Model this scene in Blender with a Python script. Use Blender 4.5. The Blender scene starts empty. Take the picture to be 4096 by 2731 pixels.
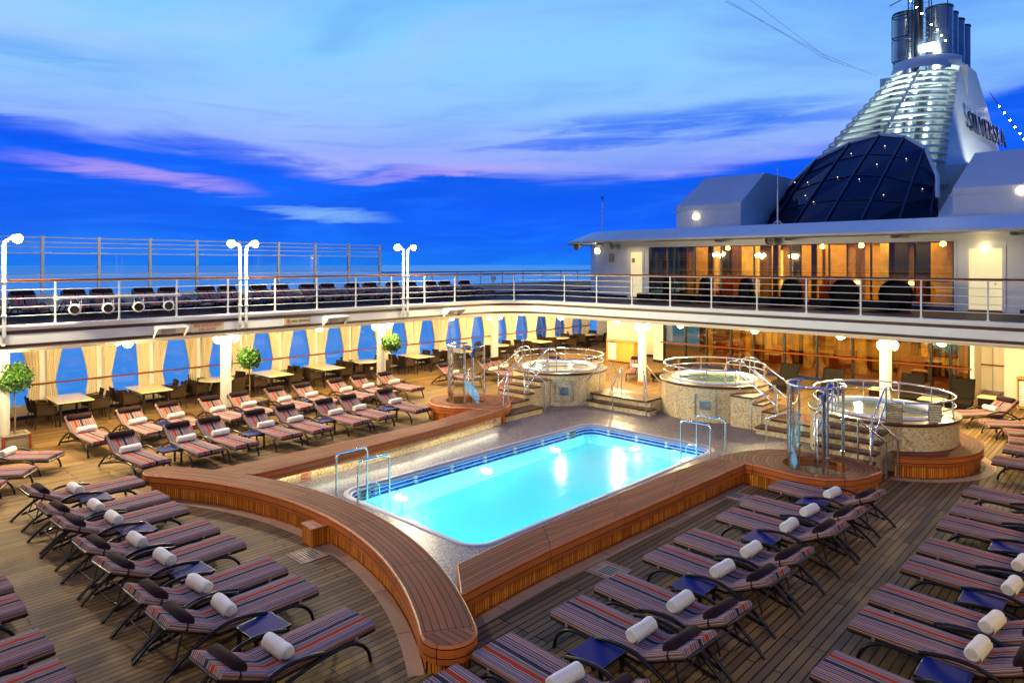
import bpy, math, random
from mathutils import Vector, Matrix
random.seed(7)
R=math.radians; PI=math.pi
sc=bpy.context.scene
col=sc.collection

# ------------------------------------------------------------------ camera
A=R(43.4)
cd=bpy.data.cameras.new('camera'); cam=bpy.data.objects.new('camera',cd); col.objects.link(cam)
cd.lens=24; cd.sensor_width=36; cd.shift_y=-(2731/2-1059)/4096; cd.clip_start=.05; cd.clip_end=60000
cam.location=(0,0,5.0); cam.rotation_euler=(R(90),0,A); sc.camera=cam
sc.view_settings.view_transform='Standard'; sc.view_settings.look='None'
sc.view_settings.exposure=0; sc.view_settings.gamma=1
sc.cycles.max_bounces=8; sc.cycles.transparent_max_bounces=16; sc.cycles.sample_clamp_indirect=6
sc.cycles.caustics_reflective=False
sc.cycles.use_denoising=True

def lin(c):
    def f(v):
        v/=255.; return v/12.92 if v<=.04045 else ((v+.055)/1.055)**2.4
    return (f(c[0]),f(c[1]),f(c[2]),1)

# ------------------------------------------------------------------ node helper
class NT:
    def __init__(s,nt): s.nt=nt; s.n=nt.nodes; s.l=nt.links
    def new(s,t,**k):
        n=s.n.new(t)
        for a,b in k.items(): setattr(n,a,b)
        return n
    def link(s,a,b): s.l.new(a,b)
    def set(s,sock,v):
        if hasattr(v,'is_output') or isinstance(v,bpy.types.NodeSocket): s.l.new(v,sock)
        else: sock.default_value=v
    def math(s,op,a,b=0,c=None,clamp=False):
        n=s.new('ShaderNodeMath',operation=op,use_clamp=clamp); s.set(n.inputs[0],a); s.set(n.inputs[1],b)
        if c is not None: s.set(n.inputs[2],c)
        return n.outputs[0]
    def mix(s,f,a,b,bt='MIX'):
        n=s.new('ShaderNodeMix',data_type='RGBA',blend_type=bt); s.set(n.inputs[0],f); s.set(n.inputs[6],a); s.set(n.inputs[7],b)
        return n.outputs[2]
    def ramp(s,f,stops,interp='LINEAR'):
        n=s.new('ShaderNodeValToRGB'); cr=n.color_ramp; cr.interpolation=interp
        cr.elements[0].position=stops[0][0]; cr.elements[0].color=stops[0][1]
        cr.elements[1].position=stops[-1][0]; cr.elements[1].color=stops[-1][1]
        for p,c in stops[1:-1]:
            e=cr.elements.new(p); e.color=c
        s.set(n.inputs[0],f); return n.outputs[0]
    def noise(s,vec,scale,detail=3,rough=.5,dist=0):
        n=s.new('ShaderNodeTexNoise'); s.link(vec,n.inputs['Vector']); n.inputs['Scale'].default_value=scale
        n.inputs['Detail'].default_value=detail; n.inputs['Roughness'].default_value=rough; n.inputs['Distortion'].default_value=dist
        return n.outputs['Fac']
    def comb(s,x,y,z=0):
        n=s.new('ShaderNodeCombineXYZ'); s.set(n.inputs[0],x); s.set(n.inputs[1],y); s.set(n.inputs[2],z); return n.outputs[0]
    def sep(s,v):
        n=s.new('ShaderNodeSeparateXYZ'); s.link(v,n.inputs[0]); return n.outputs
    def sstep(s,v,a,b):
        n=s.new('ShaderNodeMapRange',interpolation_type='SMOOTHSTEP'); s.set(n.inputs[0],v)
        n.inputs[1].default_value=a; n.inputs[2].default_value=b; return n.outputs[0]

# ------------------------------------------------------------------ dusk sky (world)
w=bpy.data.worlds.new('World'); sc.world=w; w.use_nodes=True
W=NT(w.node_tree); W.n.clear()
tc=W.new('ShaderNodeTexCoord')
d=W.sep(tc.outputs['Generated'])
fx,fy=-math.sin(A),math.cos(A); rx,ry=math.cos(A),math.sin(A)
fwd=W.math('ADD',W.math('MULTIPLY',d[0],fx),W.math('MULTIPLY',d[1],fy))
rgt=W.math('ADD',W.math('MULTIPLY',d[0],rx),W.math('MULTIPLY',d[1],ry))
az=W.math('ARCTAN2',rgt,fwd)
el=W.math('ARCSINE',W.math('MINIMUM',W.math('MAXIMUM',d[2],-1.),1.))
elt=W.math('SUBTRACT',el,W.math('MULTIPLY',az,.03))
v1=W.comb(W.math('MULTIPLY',az,3.0),W.math('MULTIPLY',elt,22.0),.3)
v2=W.comb(W.math('MULTIPLY',az,1.6),W.math('MULTIPLY',elt,7.0),2.3)
n1=W.noise(v1,1.0,6,.55,.6); n2=W.noise(v2,1.0,5,.5,.4); n3=W.noise(v1,.5,4,.5,.3); n4=W.noise(W.comb(W.math('MULTIPLY',az,7.),W.math('MULTIPLY',elt,60.),5.),1.0,7,.6,.8)
# edge of the dark bank over the horizon: elevation depends on azimuth
b=W.ramp(W.math('MULTIPLY_ADD',az,.7,.5),[(0,(.172,)*3+(1,)),(.15,(.166,)*3+(1,)),(.3,(.135,)*3+(1,)),(.55,(.122,)*3+(1,)),(.7,(.128,)*3+(1,)),(.85,(.175,)*3+(1,)),(1,(.22,)*3+(1,))])
e2=W.math('SUBTRACT',W.math('ADD',el,W.math('MULTIPLY',W.math('SUBTRACT',n1,.5),.075)),b)
t=W.sstep(e2,-.012,.016)
low=W.ramp(el,[(0,lin((30,140,255))),(.02,lin((26,122,255))),(.06,lin((26,110,255))),(.12,lin((20,102,255))),(.2,lin((24,104,255)))])
low=W.mix(W.math('MULTIPLY',W.sstep(n3,.5,.75),.35),low,lin((60,135,255)))
hi=W.ramp(el,[(.11,lin((178,168,250))),(.16,lin((152,176,255))),(.215,lin((146,198,255))),(.3,lin((138,208,255))),(.38,lin((118,196,255))),(.6,lin((60,122,242))),(1,lin((34,80,222)))])
cl=W.sstep(n2,.42,.72)
hi=W.mix(W.math('MULTIPLY',cl,.55),hi,lin((186,206,252)))
hi=W.mix(W.math('MULTIPLY',W.sstep(n2,.46,.30),.55),hi,lin((92,152,246)))
hi=W.mix(W.math('MULTIPLY',W.sstep(n3,.52,.72),.4),hi,lin((104,164,250)))
dk=W.sstep(W.math('ADD',n2,W.math('MULTIPLY',az,.22)),.5,.78)   # sky turns deeper blue to the right
hi=W.mix(W.math('MULTIPLY',dk,.75),hi,lin((58,140,252)))
hi=W.mix(W.math('MULTIPLY',W.math('MULTIPLY',W.sstep(n4,.48,.72),W.sstep(el,.34,.12)),.35),hi,lin((96,140,246)))
low=W.mix(W.math('MULTIPLY',W.sstep(n4,.5,.75),.3),low,lin((62,132,255)))
low=W.mix(W.math('MULTIPLY',W.sstep(n1,.62,.4),.45),low,lin((8,78,226)))
c=W.mix(t,low,hi)
def blob(a0,e0,sa,se,slope,colr,amt,c,nz=.5):
    da=W.math('DIVIDE',W.math('SUBTRACT',az,a0),sa)
    de=W.math('DIVIDE',W.math('SUBTRACT',W.math('ADD',el,W.math('ADD',W.math('MULTIPLY',W.math('SUBTRACT',n1,.5),.045),W.math('MULTIPLY',W.math('SUBTRACT',n4,.5),.03))),W.math('MULTIPLY_ADD',W.math('SUBTRACT',az,a0),slope,e0)),se)
    r2=W.math('ADD',W.math('MULTIPLY',da,da),W.math('MULTIPLY',de,de))
    g=W.math('MULTIPLY',W.math('MULTIPLY',W.sstep(r2,1.0,.0),amt),W.sstep(n4,.25,.6))
    return W.mix(g,c,colr)
c=blob(-.5,.118,.17,.019,-.09,lin((196,166,244)),.7,c)
c=blob(-.37,.150,.17,.017,-.10,lin((18,96,248)),.85,c)
c=blob(-.62,.160,.14,.020,-.05,lin((14,88,245)),.9,c)
c=blob(-.21,.128,.2,.011,.0,lin((22,100,250)),.8,c)
c=blob(-.27,.071,.12,.011,-.05,lin((140,195,255)),.75,c)
c=blob(-.08,.134,.2,.011,.06,lin((190,170,245)),.7,c)
c=blob(.25,.20,.3,.028,.02,lin((30,110,250)),.8,c)
c=blob(.1,.172,.22,.012,.03,lin((26,104,250)),.75,c)
c=blob(.3,.148,.25,.012,.06,lin((120,150,255)),.55,c)
c=blob(-.6,.255,.12,.02,.0,lin((90,165,250)),.5,c)
c=blob(.52,.10,.25,.07,.0,lin((6,76,255)),.8,c)
c=blob(.05,.06,.35,.045,.0,lin((12,88,255)),.6,c)
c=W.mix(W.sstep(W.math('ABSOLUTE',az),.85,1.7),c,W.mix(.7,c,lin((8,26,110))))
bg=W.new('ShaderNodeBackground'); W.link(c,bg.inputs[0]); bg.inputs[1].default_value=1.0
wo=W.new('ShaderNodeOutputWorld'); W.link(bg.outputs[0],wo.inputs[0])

# ------------------------------------------------------------------ materials
MATS={}
def pmat(name,color,rough=.5,metal=0,var=0,vscale=4,bump=0,bscale=60,emit=None,es=0,coat=0,uvb=False,spec=.5):
    m=bpy.data.materials.new(name); m.use_nodes=True; N=NT(m.node_tree); p=N.n['Principled BSDF']
    co=N.new('ShaderNodeTexCoord').outputs['Object']
    c4=tuple(color)+(1,) if len(color)==3 else color
    if var:
        nz=N.noise(co,vscale,4,.6)
        dk=tuple(x*(1-var) for x in c4[:3])+(1,); lt=tuple(min(1,x*(1+var)) for x in c4[:3])+(1,)
        N.link(N.ramp(nz,[(.3,dk),(.7,lt)]),p.inputs['Base Color'])
        N.link(N.math('MULTIPLY_ADD',nz,.15,max(.02,rough-.07)),p.inputs['Roughness'])
    else:
        p.inputs['Base Color'].default_value=c4; p.inputs['Roughness'].default_value=rough
    p.inputs['Metallic'].default_value=metal; p.inputs['Specular IOR Level'].default_value=spec
    p.inputs['Coat Weight'].default_value=coat
    if bump:
        bn=N.new('ShaderNodeBump'); bn.inputs['Strength'].default_value=bump; bn.inputs['Distance'].default_value=.02
        N.link(N.noise(co,bscale,3),bn.inputs['Height']); N.link(bn.outputs[0],p.inputs['Normal'])
    if emit:
        p.inputs['Emission Color'].default_value=tuple(emit)+(1,) if len(emit)==3 else emit; p.inputs['Emission Strength'].default_value=es
    MATS[name]=m; return m
def planks(name,c1,c2,cm,bw,rh,ms,src='uv',swap=False,rough=.6,grain=.35,coat=0,wet=0):
    m=bpy.data.materials.new(name); m.use_nodes=True; N=NT(m.node_tree); p=N.n['Principled BSDF']; p.inputs['Specular IOR Level'].default_value=.38 if name in('bench_fascia','tread_wood') else .14
    t=N.new('ShaderNodeTexCoord'); v=N.sep(t.outputs['UV' if src=='uv' else 'Object'])
    a,b_=(v[1],v[0]) if swap else (v[0],v[1])
    vec=N.comb(a,b_,0)
    br=N.new('ShaderNodeTexBrick'); N.link(vec,br.inputs['Vector']); br.offset=0 if name in('bench_top','bench_fascia') else .37; br.offset_frequency=3
    br.inputs['Scale'].default_value=1; br.inputs['Brick Width'].default_value=bw; br.inputs['Row Height'].default_value=rh
    br.inputs['Mortar Size'].default_value=ms; br.inputs['Mortar Smooth'].default_value=.1
    br.inputs['Color1'].default_value=c1; br.inputs['Color2'].default_value=c2; br.inputs['Mortar'].default_value=cm
    gv=N.comb(N.math('MULTIPLY',a,2.5),N.math('MULTIPLY',b_,60),0)
    g=N.noise(gv,1,4,.6)
    big=N.noise(N.comb(a,b_,0),.9,3,.5)
    k=N.math('ADD',N.math('MULTIPLY_ADD',g,grain,1-grain*.5),N.math('MULTIPLY_ADD',big,.5,-.25))
    c=N.mix(1.0,br.outputs['Color'],N.comb(k,k,k),'MULTIPLY')
    N.link(c,p.inputs['Base Color'])
    N.link(N.math('MULTIPLY_ADD',big,.25,rough-.12),p.inputs['Roughness'])
    p.inputs['Coat Weight'].default_value=coat; p.inputs['Coat Roughness'].default_value=.25
    bn=N.new('ShaderNodeBump'); bn.inputs['Strength'].default_value=.5; bn.inputs['Distance'].default_value=.01
    h=N.math('SUBTRACT',N.math('MULTIPLY',g,.15),br.outputs['Fac'])
    N.link(h,bn.inputs['Height']); N.link(bn.outputs[0],p.inputs['Normal'])
    MATS[name]=m; return m
def mosaic(name,stops,size,grout,rough=.25,src='uv',wobble=0):
    m=bpy.data.materials.new(name); m.use_nodes=True; N=NT(m.node_tree); p=N.n['Principled BSDF']
    t=N.new('ShaderNodeTexCoord'); v=N.sep(t.outputs['UV' if src=='uv' else 'Object'])
    a=N.math('DIVIDE',v[0],size); b_=N.math('DIVIDE',v[1],size)
    fa=N.math('FLOOR',a); fb=N.math('FLOOR',b_)
    wn=N.new('ShaderNodeTexWhiteNoise',noise_dimensions='2D'); N.link(N.comb(fa,fb,0),wn.inputs['Vector'])
    c=N.ramp(wn.outputs['Value'],stops,'CONSTANT')
    ga=N.math('ABSOLUTE',N.math('SUBTRACT',N.math('FRACT',a),.5)); gb=N.math('ABSOLUTE',N.math('SUBTRACT',N.math('FRACT',b_),.5))
    g=N.math('GREATER_THAN',N.math('MAXIMUM',ga,gb),.44)
    N.link(N.mix(g,c,grout),p.inputs['Base Color'])
    N.link(N.math('MULTIPLY_ADD',g,.4,rough),p.inputs['Roughness'])
    bn=N.new('ShaderNodeBump'); bn.inputs['Strength'].default_value=.4; bn.inputs['Distance'].default_value=.006
    N.link(N.math('SUBTRACT',N.math('MULTIPLY',wn.outputs['Value'],.8),g),bn.inputs['Height']); N.link(bn.outputs[0],p.inputs['Normal'])
    MATS[name]=m; return m
L=lin
planks('teak_deck',L((148,116,72)),L((106,86,58)),L((16,13,12)),2.3,.115,.009,'pos',True,.62,.35)
planks('upper_teak',L((92,70,62)),L((72,56,50)),L((24,20,20)),2.1,.11,.007,'pos',True,.62,.3)
planks('margin_teak',L((196,156,120)),L((170,134,104)),L((40,30,26)),1.3,.23,.006,'uv',False,.6,.25)
planks('bench_top',L((142,78,46)),L((106,56,34)),L((18,11,10)),2.0,.098,.008,'uv',False,.66,.45,0)
planks('bench_fascia',L((190,100,38)),L((158,78,26)),L((24,12,10)),2.0,.11,.007,'uv',False,.45,.6,.12)
planks('bench_slats',L((224,136,46)),L((164,86,22)),L((24,13,9)),3.0,.052,.006,'uv',True,.4,.5,.1)
planks('tread_wood',L((98,54,34)),L((76,42,28)),L((18,11,9)),1.4,.09,.006,'uv',False,.38,.4,.25)
planks('cabinet_wood',L((222,164,84)),L((214,154,76)),L((180,120,60)),4,.5,.002,'pos',False,.45,.2)
planks('rail_wood',L((140,76,28)),L((118,60,22)),L((70,30,14)),1.8,.5,.002,'uv',False,.45,.4,.0)
mosaic('mosaic_cream',[(0,L((228,208,160))),(.3,L((218,194,140))),(.6,L((206,176,116))),(.78,L((236,224,186))),(.88,L((198,152,76))),(.95,L((186,130,48)))],.034,L((190,180,156)),.18)
mosaic('mosaic_floor',[(0,L((112,98,104))),(.25,L((88,76,84))),(.5,L((134,120,120))),(.72,L((70,62,74))),(.86,L((160,148,142)))],.03,L((82,72,78)),.30,'pos')
mosaic('tile_blue',[(0,L((10,76,170))),(.5,L((16,96,196))),(.85,L((40,124,214)))],.10,L((20,90,170)),.2)
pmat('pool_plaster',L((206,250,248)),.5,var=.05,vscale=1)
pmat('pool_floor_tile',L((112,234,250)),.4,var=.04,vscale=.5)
pmat('coping',L((160,154,166)),.35,var=.08,vscale=3)
pmat('white_paint',L((226,228,224)),.4,var=.06,vscale=1.1,bump=.12,bscale=2.2)
pmat('cream_wall',L((236,226,204)),.5,var=.03,vscale=1.2)
pmat('column_paint',L((196,196,194)),.5,var=.03)
pmat('soffit',L((232,222,200)),.6,var=.03)
pmat('navy_paint',L((16,34,84)),.4,var=.1)
pmat('brown_stripe',L((62,34,22)),.4,var=.15,vscale=8)
pmat('chrome',(.82,.82,.83),.16,1,var=.03,vscale=3)
pmat('steel_grey',(.45,.47,.5),.28,1,var=.15,vscale=2)
pmat('dark_metal',L((38,32,32)),.32,.3,var=.15,vscale=6,coat=.3)
pmat('frame_brown',L((24,18,17)),.35,.0,var=.15,vscale=6,coat=.12,spec=.3)
pmat('headrest_fabric',L((40,27,32)),.85,spec=.08,var=.15,vscale=9,bump=.3,bscale=220)
pmat('towel',L((240,236,226)),.95,var=.03,vscale=12,bump=.8,bscale=130)
pmat('table_blue',L((4,24,104)),.6,0,var=.05,spec=.1)
pmat('table_cream',L((244,232,178)),.3,var=.03,vscale=2,coat=.2)
pmat('wicker',L((56,42,30)),.7,spec=.15,var=.35,vscale=30,bump=.9,bscale=90)
pmat('wicker_dark',L((22,17,14)),.7,spec=.15,var=.3,vscale=24,bump=.9,bscale=70)
pmat('wicker_olive',L((70,58,38)),.6,var=.3,vscale=24,bump=.9,bscale=70)
pmat('curtain',L((238,226,202)),.85,var=.05,vscale=3)
pmat('planter_grey',L((150,140,120)),.6,var=.12,vscale=6)
pmat('planter_wood',L((150,66,30)),.4,var=.15,vscale=6)
pmat('soil',L((120,104,80)),.9,var=.5,vscale=40,bump=1,bscale=60)
pmat('bark',L((104,82,54)),.8,var=.3,vscale=20)
pmat('leaf',(.04,.125,.012),.55,var=.6,vscale=9)
pmat('acrylic',L((236,236,238)),.15,coat=.5)
pmat('sign_cream',L((214,200,160)),.5,var=.05)
pmat('sign_frame',L((96,58,40)),.5)
pmat('red_text',L((190,28,24)),.6)
pmat('orange_text',L((206,84,48)),.6)
pmat('letter_steel',L((70,74,84)),.35,.6)
pmat('dark_text',L((30,26,24)),.6)
pmat('beige_body',L((176,172,140)),.5,var=.08)
pmat('interior_orange',L((150,112,48)),.6,var=.25,vscale=1.0)
pmat('interior_gold',L((176,136,52)),.6,var=.2)
pmat('interior_brown',L((84,50,24)),.6,var=.3)
pmat('interior_cream',L((190,160,92)),.6,var=.45,vscale=1.6)
pmat('interior_floor',L((104,46,24)),.6,var=.5,vscale=2)
pmat('interior_red',L((110,38,20)),.6,var=.3)
pmat('black_frame',L((14,14,16)),.35)
pmat('dome_glass',(.004,.005,.018),.08,.0,spec=.22,var=.2,vscale=1)
pmat('dome_frame',L((20,26,70)),.35)
pmat('funnel_white',L((226,232,226)),.42,var=.05,vscale=.8)
pmat('pipe_steel',(.30,.34,.4),.3,.9,var=.2,vscale=.8)
pmat('mast_dark',L((24,28,40)),.45)
pmat('cord_white',L((210,214,220)),.6)
pmat('blue_plastic',L((20,60,150)),.4)
pmat('blue_tint',(.35,.75,.95),.1)
def emat(name,color,s):
    m=pmat(name,color,.4,emit=color,es=s); return m
emat('globe_glow',(1,.74,.36),60)
emat('wall_lamp_glow',(1,.82,.5),20)
emat('flood_glow',(1,.86,.60),160)
emat('door_lamp_glow',(1,.85,.5),8)
emat('pool_glow',(.75,1,1),16)
emat('strip_glow',(1,.95,.66),14)
emat('room_glow',(1,.72,.34),12)
emat('blue_glow',(.10,.48,1),1.1)
emat('bulb_glow',(1,.9,.7),130)
emat('star_glow',(1,.8,.5),7)
emat('funnel_glow',(.8,1,.95),60)
emat('door_glow',L((255,236,170)),1.0); emat('door_lit',L((250,232,176)),.55)

def glass(name,tint,gl=.15,rough=.02,gc=(1,1,1,1)):
    m=bpy.data.materials.new(name); m.use_nodes=True; N=NT(m.node_tree); N.n.clear()
    o=N.new('ShaderNodeOutputMaterial'); mx=N.new('ShaderNodeMixShader'); tr=N.new('ShaderNodeBsdfTransparent'); g=N.new('ShaderNodeBsdfGlossy')
    tr.inputs[0].default_value=tint; g.inputs[0].default_value=gc; g.inputs['Roughness'].default_value=rough
    lw=N.new('ShaderNodeLayerWeight'); lw.inputs[0].default_value=.25
    N.link(N.math('MULTIPLY_ADD',lw.outputs['Fresnel'],.8,gl,clamp=True),mx.inputs[0]); N.link(tr.outputs[0],mx.inputs[1]); N.link(g.outputs[0],mx.inputs[2]); N.link(mx.outputs[0],o.inputs[0])
    MATS[name]=m; return m
m=bpy.data.materials.new('blue_leaf'); m.use_nodes=True; N=NT(m.node_tree); N.n.clear()
o=N.new('ShaderNodeOutputMaterial'); mx=N.new('ShaderNodeMixShader'); mx.inputs[0].default_value=.45; tr=N.new('ShaderNodeBsdfTransparent'); em=N.new('ShaderNodeEmission'); em.inputs[0].default_value=(.12,.55,1,1); em.inputs[1].default_value=1.2
N.link(tr.outputs[0],mx.inputs[1]); N.link(em.outputs[0],mx.inputs[2]); N.link(mx.outputs[0],o.inputs[0]); MATS['blue_leaf']=m
glass('clear_glass',(.90,.95,.95,1),.07)
glass('screen_glass',(.86,.93,.98,1),.03)
glass('window_glass',(.90,.95,.98,1),.02)
glass('amber_glass',(.88,.76,.48,1),.12,.02,(1,.80,.5,1))
glass('spa_water',(.30,.62,.48,1),.16,.06)
# pool water: refracting, gently rippled
m=bpy.data.materials.new('pool_water'); m.use_nodes=True; N=NT(m.node_tree); N.n.clear()
o=N.new('ShaderNodeOutputMaterial'); mx=N.new('ShaderNodeMixShader'); rf=N.new('ShaderNodeBsdfRefraction'); g=N.new('ShaderNodeBsdfGlossy'); fr=N.new('ShaderNodeFresnel')
rf.inputs['IOR'].default_value=1.33; rf.inputs['Roughness'].default_value=.02; rf.inputs[0].default_value=(.88,1,1,1); fr.inputs[0].default_value=1.33; g.inputs['Roughness'].default_value=.12
co=N.new('ShaderNodeTexCoord').outputs['Object']; bn=N.new('ShaderNodeBump'); bn.inputs['Strength'].default_value=.25; bn.inputs['Distance'].default_value=.03
N.link(N.noise(co,6,3,.5),bn.inputs['Height']); N.link(bn.outputs[0],g.inputs['Normal'])
b2=N.new('ShaderNodeBump'); b2.inputs['Strength'].default_value=.16; b2.inputs['Distance'].default_value=.03; N.link(N.noise(co,3.5,3,.5),b2.inputs['Height']); N.link(b2.outputs[0],rf.inputs['Normal'])
N.link(fr.outputs[0],mx.inputs[0]); N.link(rf.outputs[0],mx.inputs[1]); N.link(g.outputs[0],mx.inputs[2]); N.link(mx.outputs[0],o.inputs[0]); MATS['pool_water']=m
# sea
m=bpy.data.materials.new('sea_water'); m.use_nodes=True; N=NT(m.node_tree); p=N.n['Principled BSDF']
co=N.new('ShaderNodeTexCoord').outputs['Object']
p.inputs['Base Color'].default_value=(.2,.80,.98,1); p.inputs['Metallic'].default_value=1; p.inputs['Roughness'].default_value=.4; p.inputs['IOR'].default_value=1.33
bn=N.new('ShaderNodeBump'); bn.inputs['Strength'].default_value=.35; bn.inputs['Distance'].default_value=.5
N.link(N.noise(co,.25,5,.6),bn.inputs['Height']); N.link(bn.outputs[0],p.inputs['Normal']); MATS['sea_water']=m
# striped cushion fabric: v runs across the cushion in metres (-.34 .. .34)
def stripes(name,flip):
    m=bpy.data.materials.new(name); m.use_nodes=True; N=NT(m.node_tree); p=N.n['Principled BSDF']
    v=N.sep(N.new('ShaderNodeTexCoord').outputs['UV'])
    wob=N.noise(N.comb(N.math('MULTIPLY',v[0],5),N.math('MULTIPLY',v[1],3),0),1,2)
    y=N.math('ADD',v[1],N.math('MULTIPLY_ADD',wob,.016,-.008))
    f=N.math('MULTIPLY_ADD',y,(-1 if flip else 1)/.84,.5)
    lav=L((116,100,112)); wh=L((172,156,156)); mau=L((92,66,74)); dk=L((50,38,46)); red=L((158,50,26)); sl=L((38,42,54)); org=L((156,74,38)); tan=L((150,110,80)); pk=L((136,100,102))
    S=[(0,tan),(.03,mau),(.05,tan),(.07,pk),(.095,wh),(.105,lav),(.19,wh),(.20,mau),(.215,pk),(.235,wh),(.245,dk),(.26,lav),(.268,wh),(.278,red),(.366,wh),(.374,lav),(.385,mau),(.40,wh),(.408,dk),(.425,lav),(.445,wh),(.455,mau),(.472,sl),(.54,wh),(.548,lav),(.56,mau),(.58,wh),(.588,pk),(.61,dk),(.63,lav)]
    c1=N.ramp(f,S,'CONSTANT')
    S2=[(.63,lav),(.645,wh),(.655,mau),(.68,pk),(.69,wh),(.70,dk),(.72,lav),(.745,wh),(.755,org),(.785,wh),(.795,mau),(.82,wh),(.83,lav),(.85,dk),(.86,pk),(.875,wh),(.885,mau),(.91,wh),(.92,tan),(.94,mau),(.96,wh),(.97,tan),(1,mau)]
    c2=N.ramp(f,S2,'CONSTANT')
    c=N.mix(N.math('GREATER_THAN',f,.63),c1,c2)
    N.link(c,p.inputs['Base Color']); p.inputs['Roughness'].default_value=.9; p.inputs['Specular IOR Level'].default_value=.08
    bn=N.new('ShaderNodeBump'); bn.inputs['Strength'].default_value=.5; bn.inputs['Distance'].default_value=.02
    N.link(N.noise(N.comb(N.math('MULTIPLY',v[0],7),N.math('MULTIPLY',v[1],5),0),1,4),bn.inputs['Height']); N.link(bn.outputs[0],p.inputs['Normal'])
    MATS[name]=m
stripes('stripe_a',False); stripes('stripe_b',True)

# ------------------------------------------------------------------ mesh helpers
class MB:
    def __init__(s): s.v=[]; s.f=[]; s.uv=[]; s.sm=[]
    def face(s,pts,uv=None,smooth=False):
        i=len(s.v); s.v+= [tuple(p) for p in pts]; s.f.append(list(range(i,i+len(pts)))); s.uv.append(uv); s.sm.append(smooth); return s
    def grid(s,rows,uvs=None,closed=False,smooth=True):
        i=len(s.v); n=len(rows[0])
        for r in rows: s.v+=[tuple(p) for p in r]
        for a in range(len(rows)-1):
            for b in range(n if closed else n-1):
                b2=(b+1)%n
                s.f.append([i+a*n+b,i+a*n+b2,i+(a+1)*n+b2,i+(a+1)*n+b]); s.sm.append(smooth)
                if uvs: s.uv.append([uvs[a][b],uvs[a][b+1] if b+1<len(uvs[a]) else uvs[a][b2],uvs[a+1][b+1] if b+1<len(uvs[a]) else uvs[a+1][b2],uvs[a+1][b]])
                else: s.uv.append(None)
        return s
    def box(s,x0,x1,y0,y1,z0,z1,rz=0,c=None,bev=0):
        if x0>x1:x0,x1=x1,x0
        if y0>y1:y0,y1=y1,y0
        if z0>z1:z0,z1=z1,z0
        P=[(x,y,z) for x in (x0,x1) for y in (y0,y1) for z in (z0,z1)]
        if rz:
            cx,cy=c if c else ((x0+x1)/2,(y0+y1)/2); ca,sa=math.cos(rz),math.sin(rz)
            P=[(cx+(x-cx)*ca-(y-cy)*sa,cy+(x-cx)*sa+(y-cy)*ca,z) for x,y,z in P]
        for q in ((0,1,3,2),(4,6,7,5),(0,4,5,1),(2,3,7,6),(0,2,6,4),(1,5,7,3)): s.face([P[k] for k in q])
        return s
    def tube(s,pts,r,n=8,closed=False,caps=True):
        P=[Vector(p) for p in pts]; m=len(P); rows=[]; uv=[]; ln=0; up=Vector((0,0,1)); prev=None
        for i in range(m):
            if closed: t=P[(i+1)%m]-P[i-1]
            else: t=P[min(i+1,m-1)]-P[max(i-1,0)]
            t.normalize()
            if prev is None:
                a=t.cross(up) if abs(t.z)<.95 else t.cross(Vector((1,0,0))); a.normalize()
            else:
                a=prev-t*prev.dot(t); a.normalize()
            prev=a; b=t.cross(a); rr=r[i] if isinstance(r,(list,tuple)) else r
            if i: ln+=(P[i]-P[i-1]).length
            rows.append([P[i]+a*math.cos(k*2*PI/n)*rr+b*math.sin(k*2*PI/n)*rr for k in range(n)])
            uv.append([(ln,k*2*PI*rr/n) for k in range(n+1)])
        if closed: rows.append(rows[0]); uv.append(uv[0])
        s.grid(rows,uv,True)
        if caps and not closed: s.face(rows[0][::-1]); s.face(rows[-1])
        return s
    def lathe(s,prof,cx=0,cy=0,n=32,a0=0,a1=2*PI,smooth=True):
        full=abs(a1-a0-2*PI)<1e-6; k=n if full else n+1; rows=[];uv=[];ln=0
        for i,(r,z) in enumerate(prof):
            if i: ln+=math.hypot(r-prof[i-1][0],z-prof[i-1][1])
            rr=max(p[0] for p in prof)
            rows.append([(cx+r*math.cos(a0+(a1-a0)*j/n),cy+r*math.sin(a0+(a1-a0)*j/n),z) for j in range(k)])
            uv.append([((a1-a0)*j/n*rr,ln) for j in range(n+1)])
        return s.grid(rows,uv,full,smooth)
    def sweep(s,path,prof,closed=False,u0=0,smooth=False,v0=0):
        n=len(path); P=[Vector((p[0],p[1])) for p in path]; nor=[]
        for i in range(n):
            a=P[i]-P[i-1] if (i or closed) else P[1]-P[0]
            b=P[(i+1)%n]-P[i] if (i<n-1 or closed) else a
            if a.length<1e-6:a=b
            if b.length<1e-6:b=a
            na=Vector((-a.y,a.x)).normalized(); nb=Vector((-b.y,b.x)).normalized(); m=(na+nb)
            if m.length<1e-6: m=na
            m.normalize(); k=1/max(.5,m.dot(na)); nor.append(m*k)
        idx=list(range(n))+([0] if closed else [])
        rows=[];uvs=[];ln=u0
        for q,i in enumerate(idx):
            if q: ln+=(P[i]-P[idx[q-1]]).length
            rows.append([(P[i].x+nor[i].x*o,P[i].y+nor[i].y*o,z) for o,z in prof])
            pl=v0;uu=[]
            for j,(o,z) in enumerate(prof):
                if j: pl+=math.hypot(o-prof[j-1][0],z-prof[j-1][1])
                uu.append((ln,pl))
            uvs.append(uu)
        return s.grid(rows,uvs,False,smooth)
    def prism(s,poly,z0,z1):
        s.face([(x,y,z1) for x,y in poly]); s.face([(x,y,z0) for x,y in poly[::-1]])
        for i in range(len(poly)):
            a,b=poly[i],poly[(i+1)%len(poly)]; s.face([(a[0],a[1],z0),(b[0],b[1],z0),(b[0],b[1],z1),(a[0],a[1],z1)])
        return s
    def xf(s,M,start=0):
        for i in range(start,len(s.v)): s.v[i]=tuple(M@Vector(s.v[i]))
        return s
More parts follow.
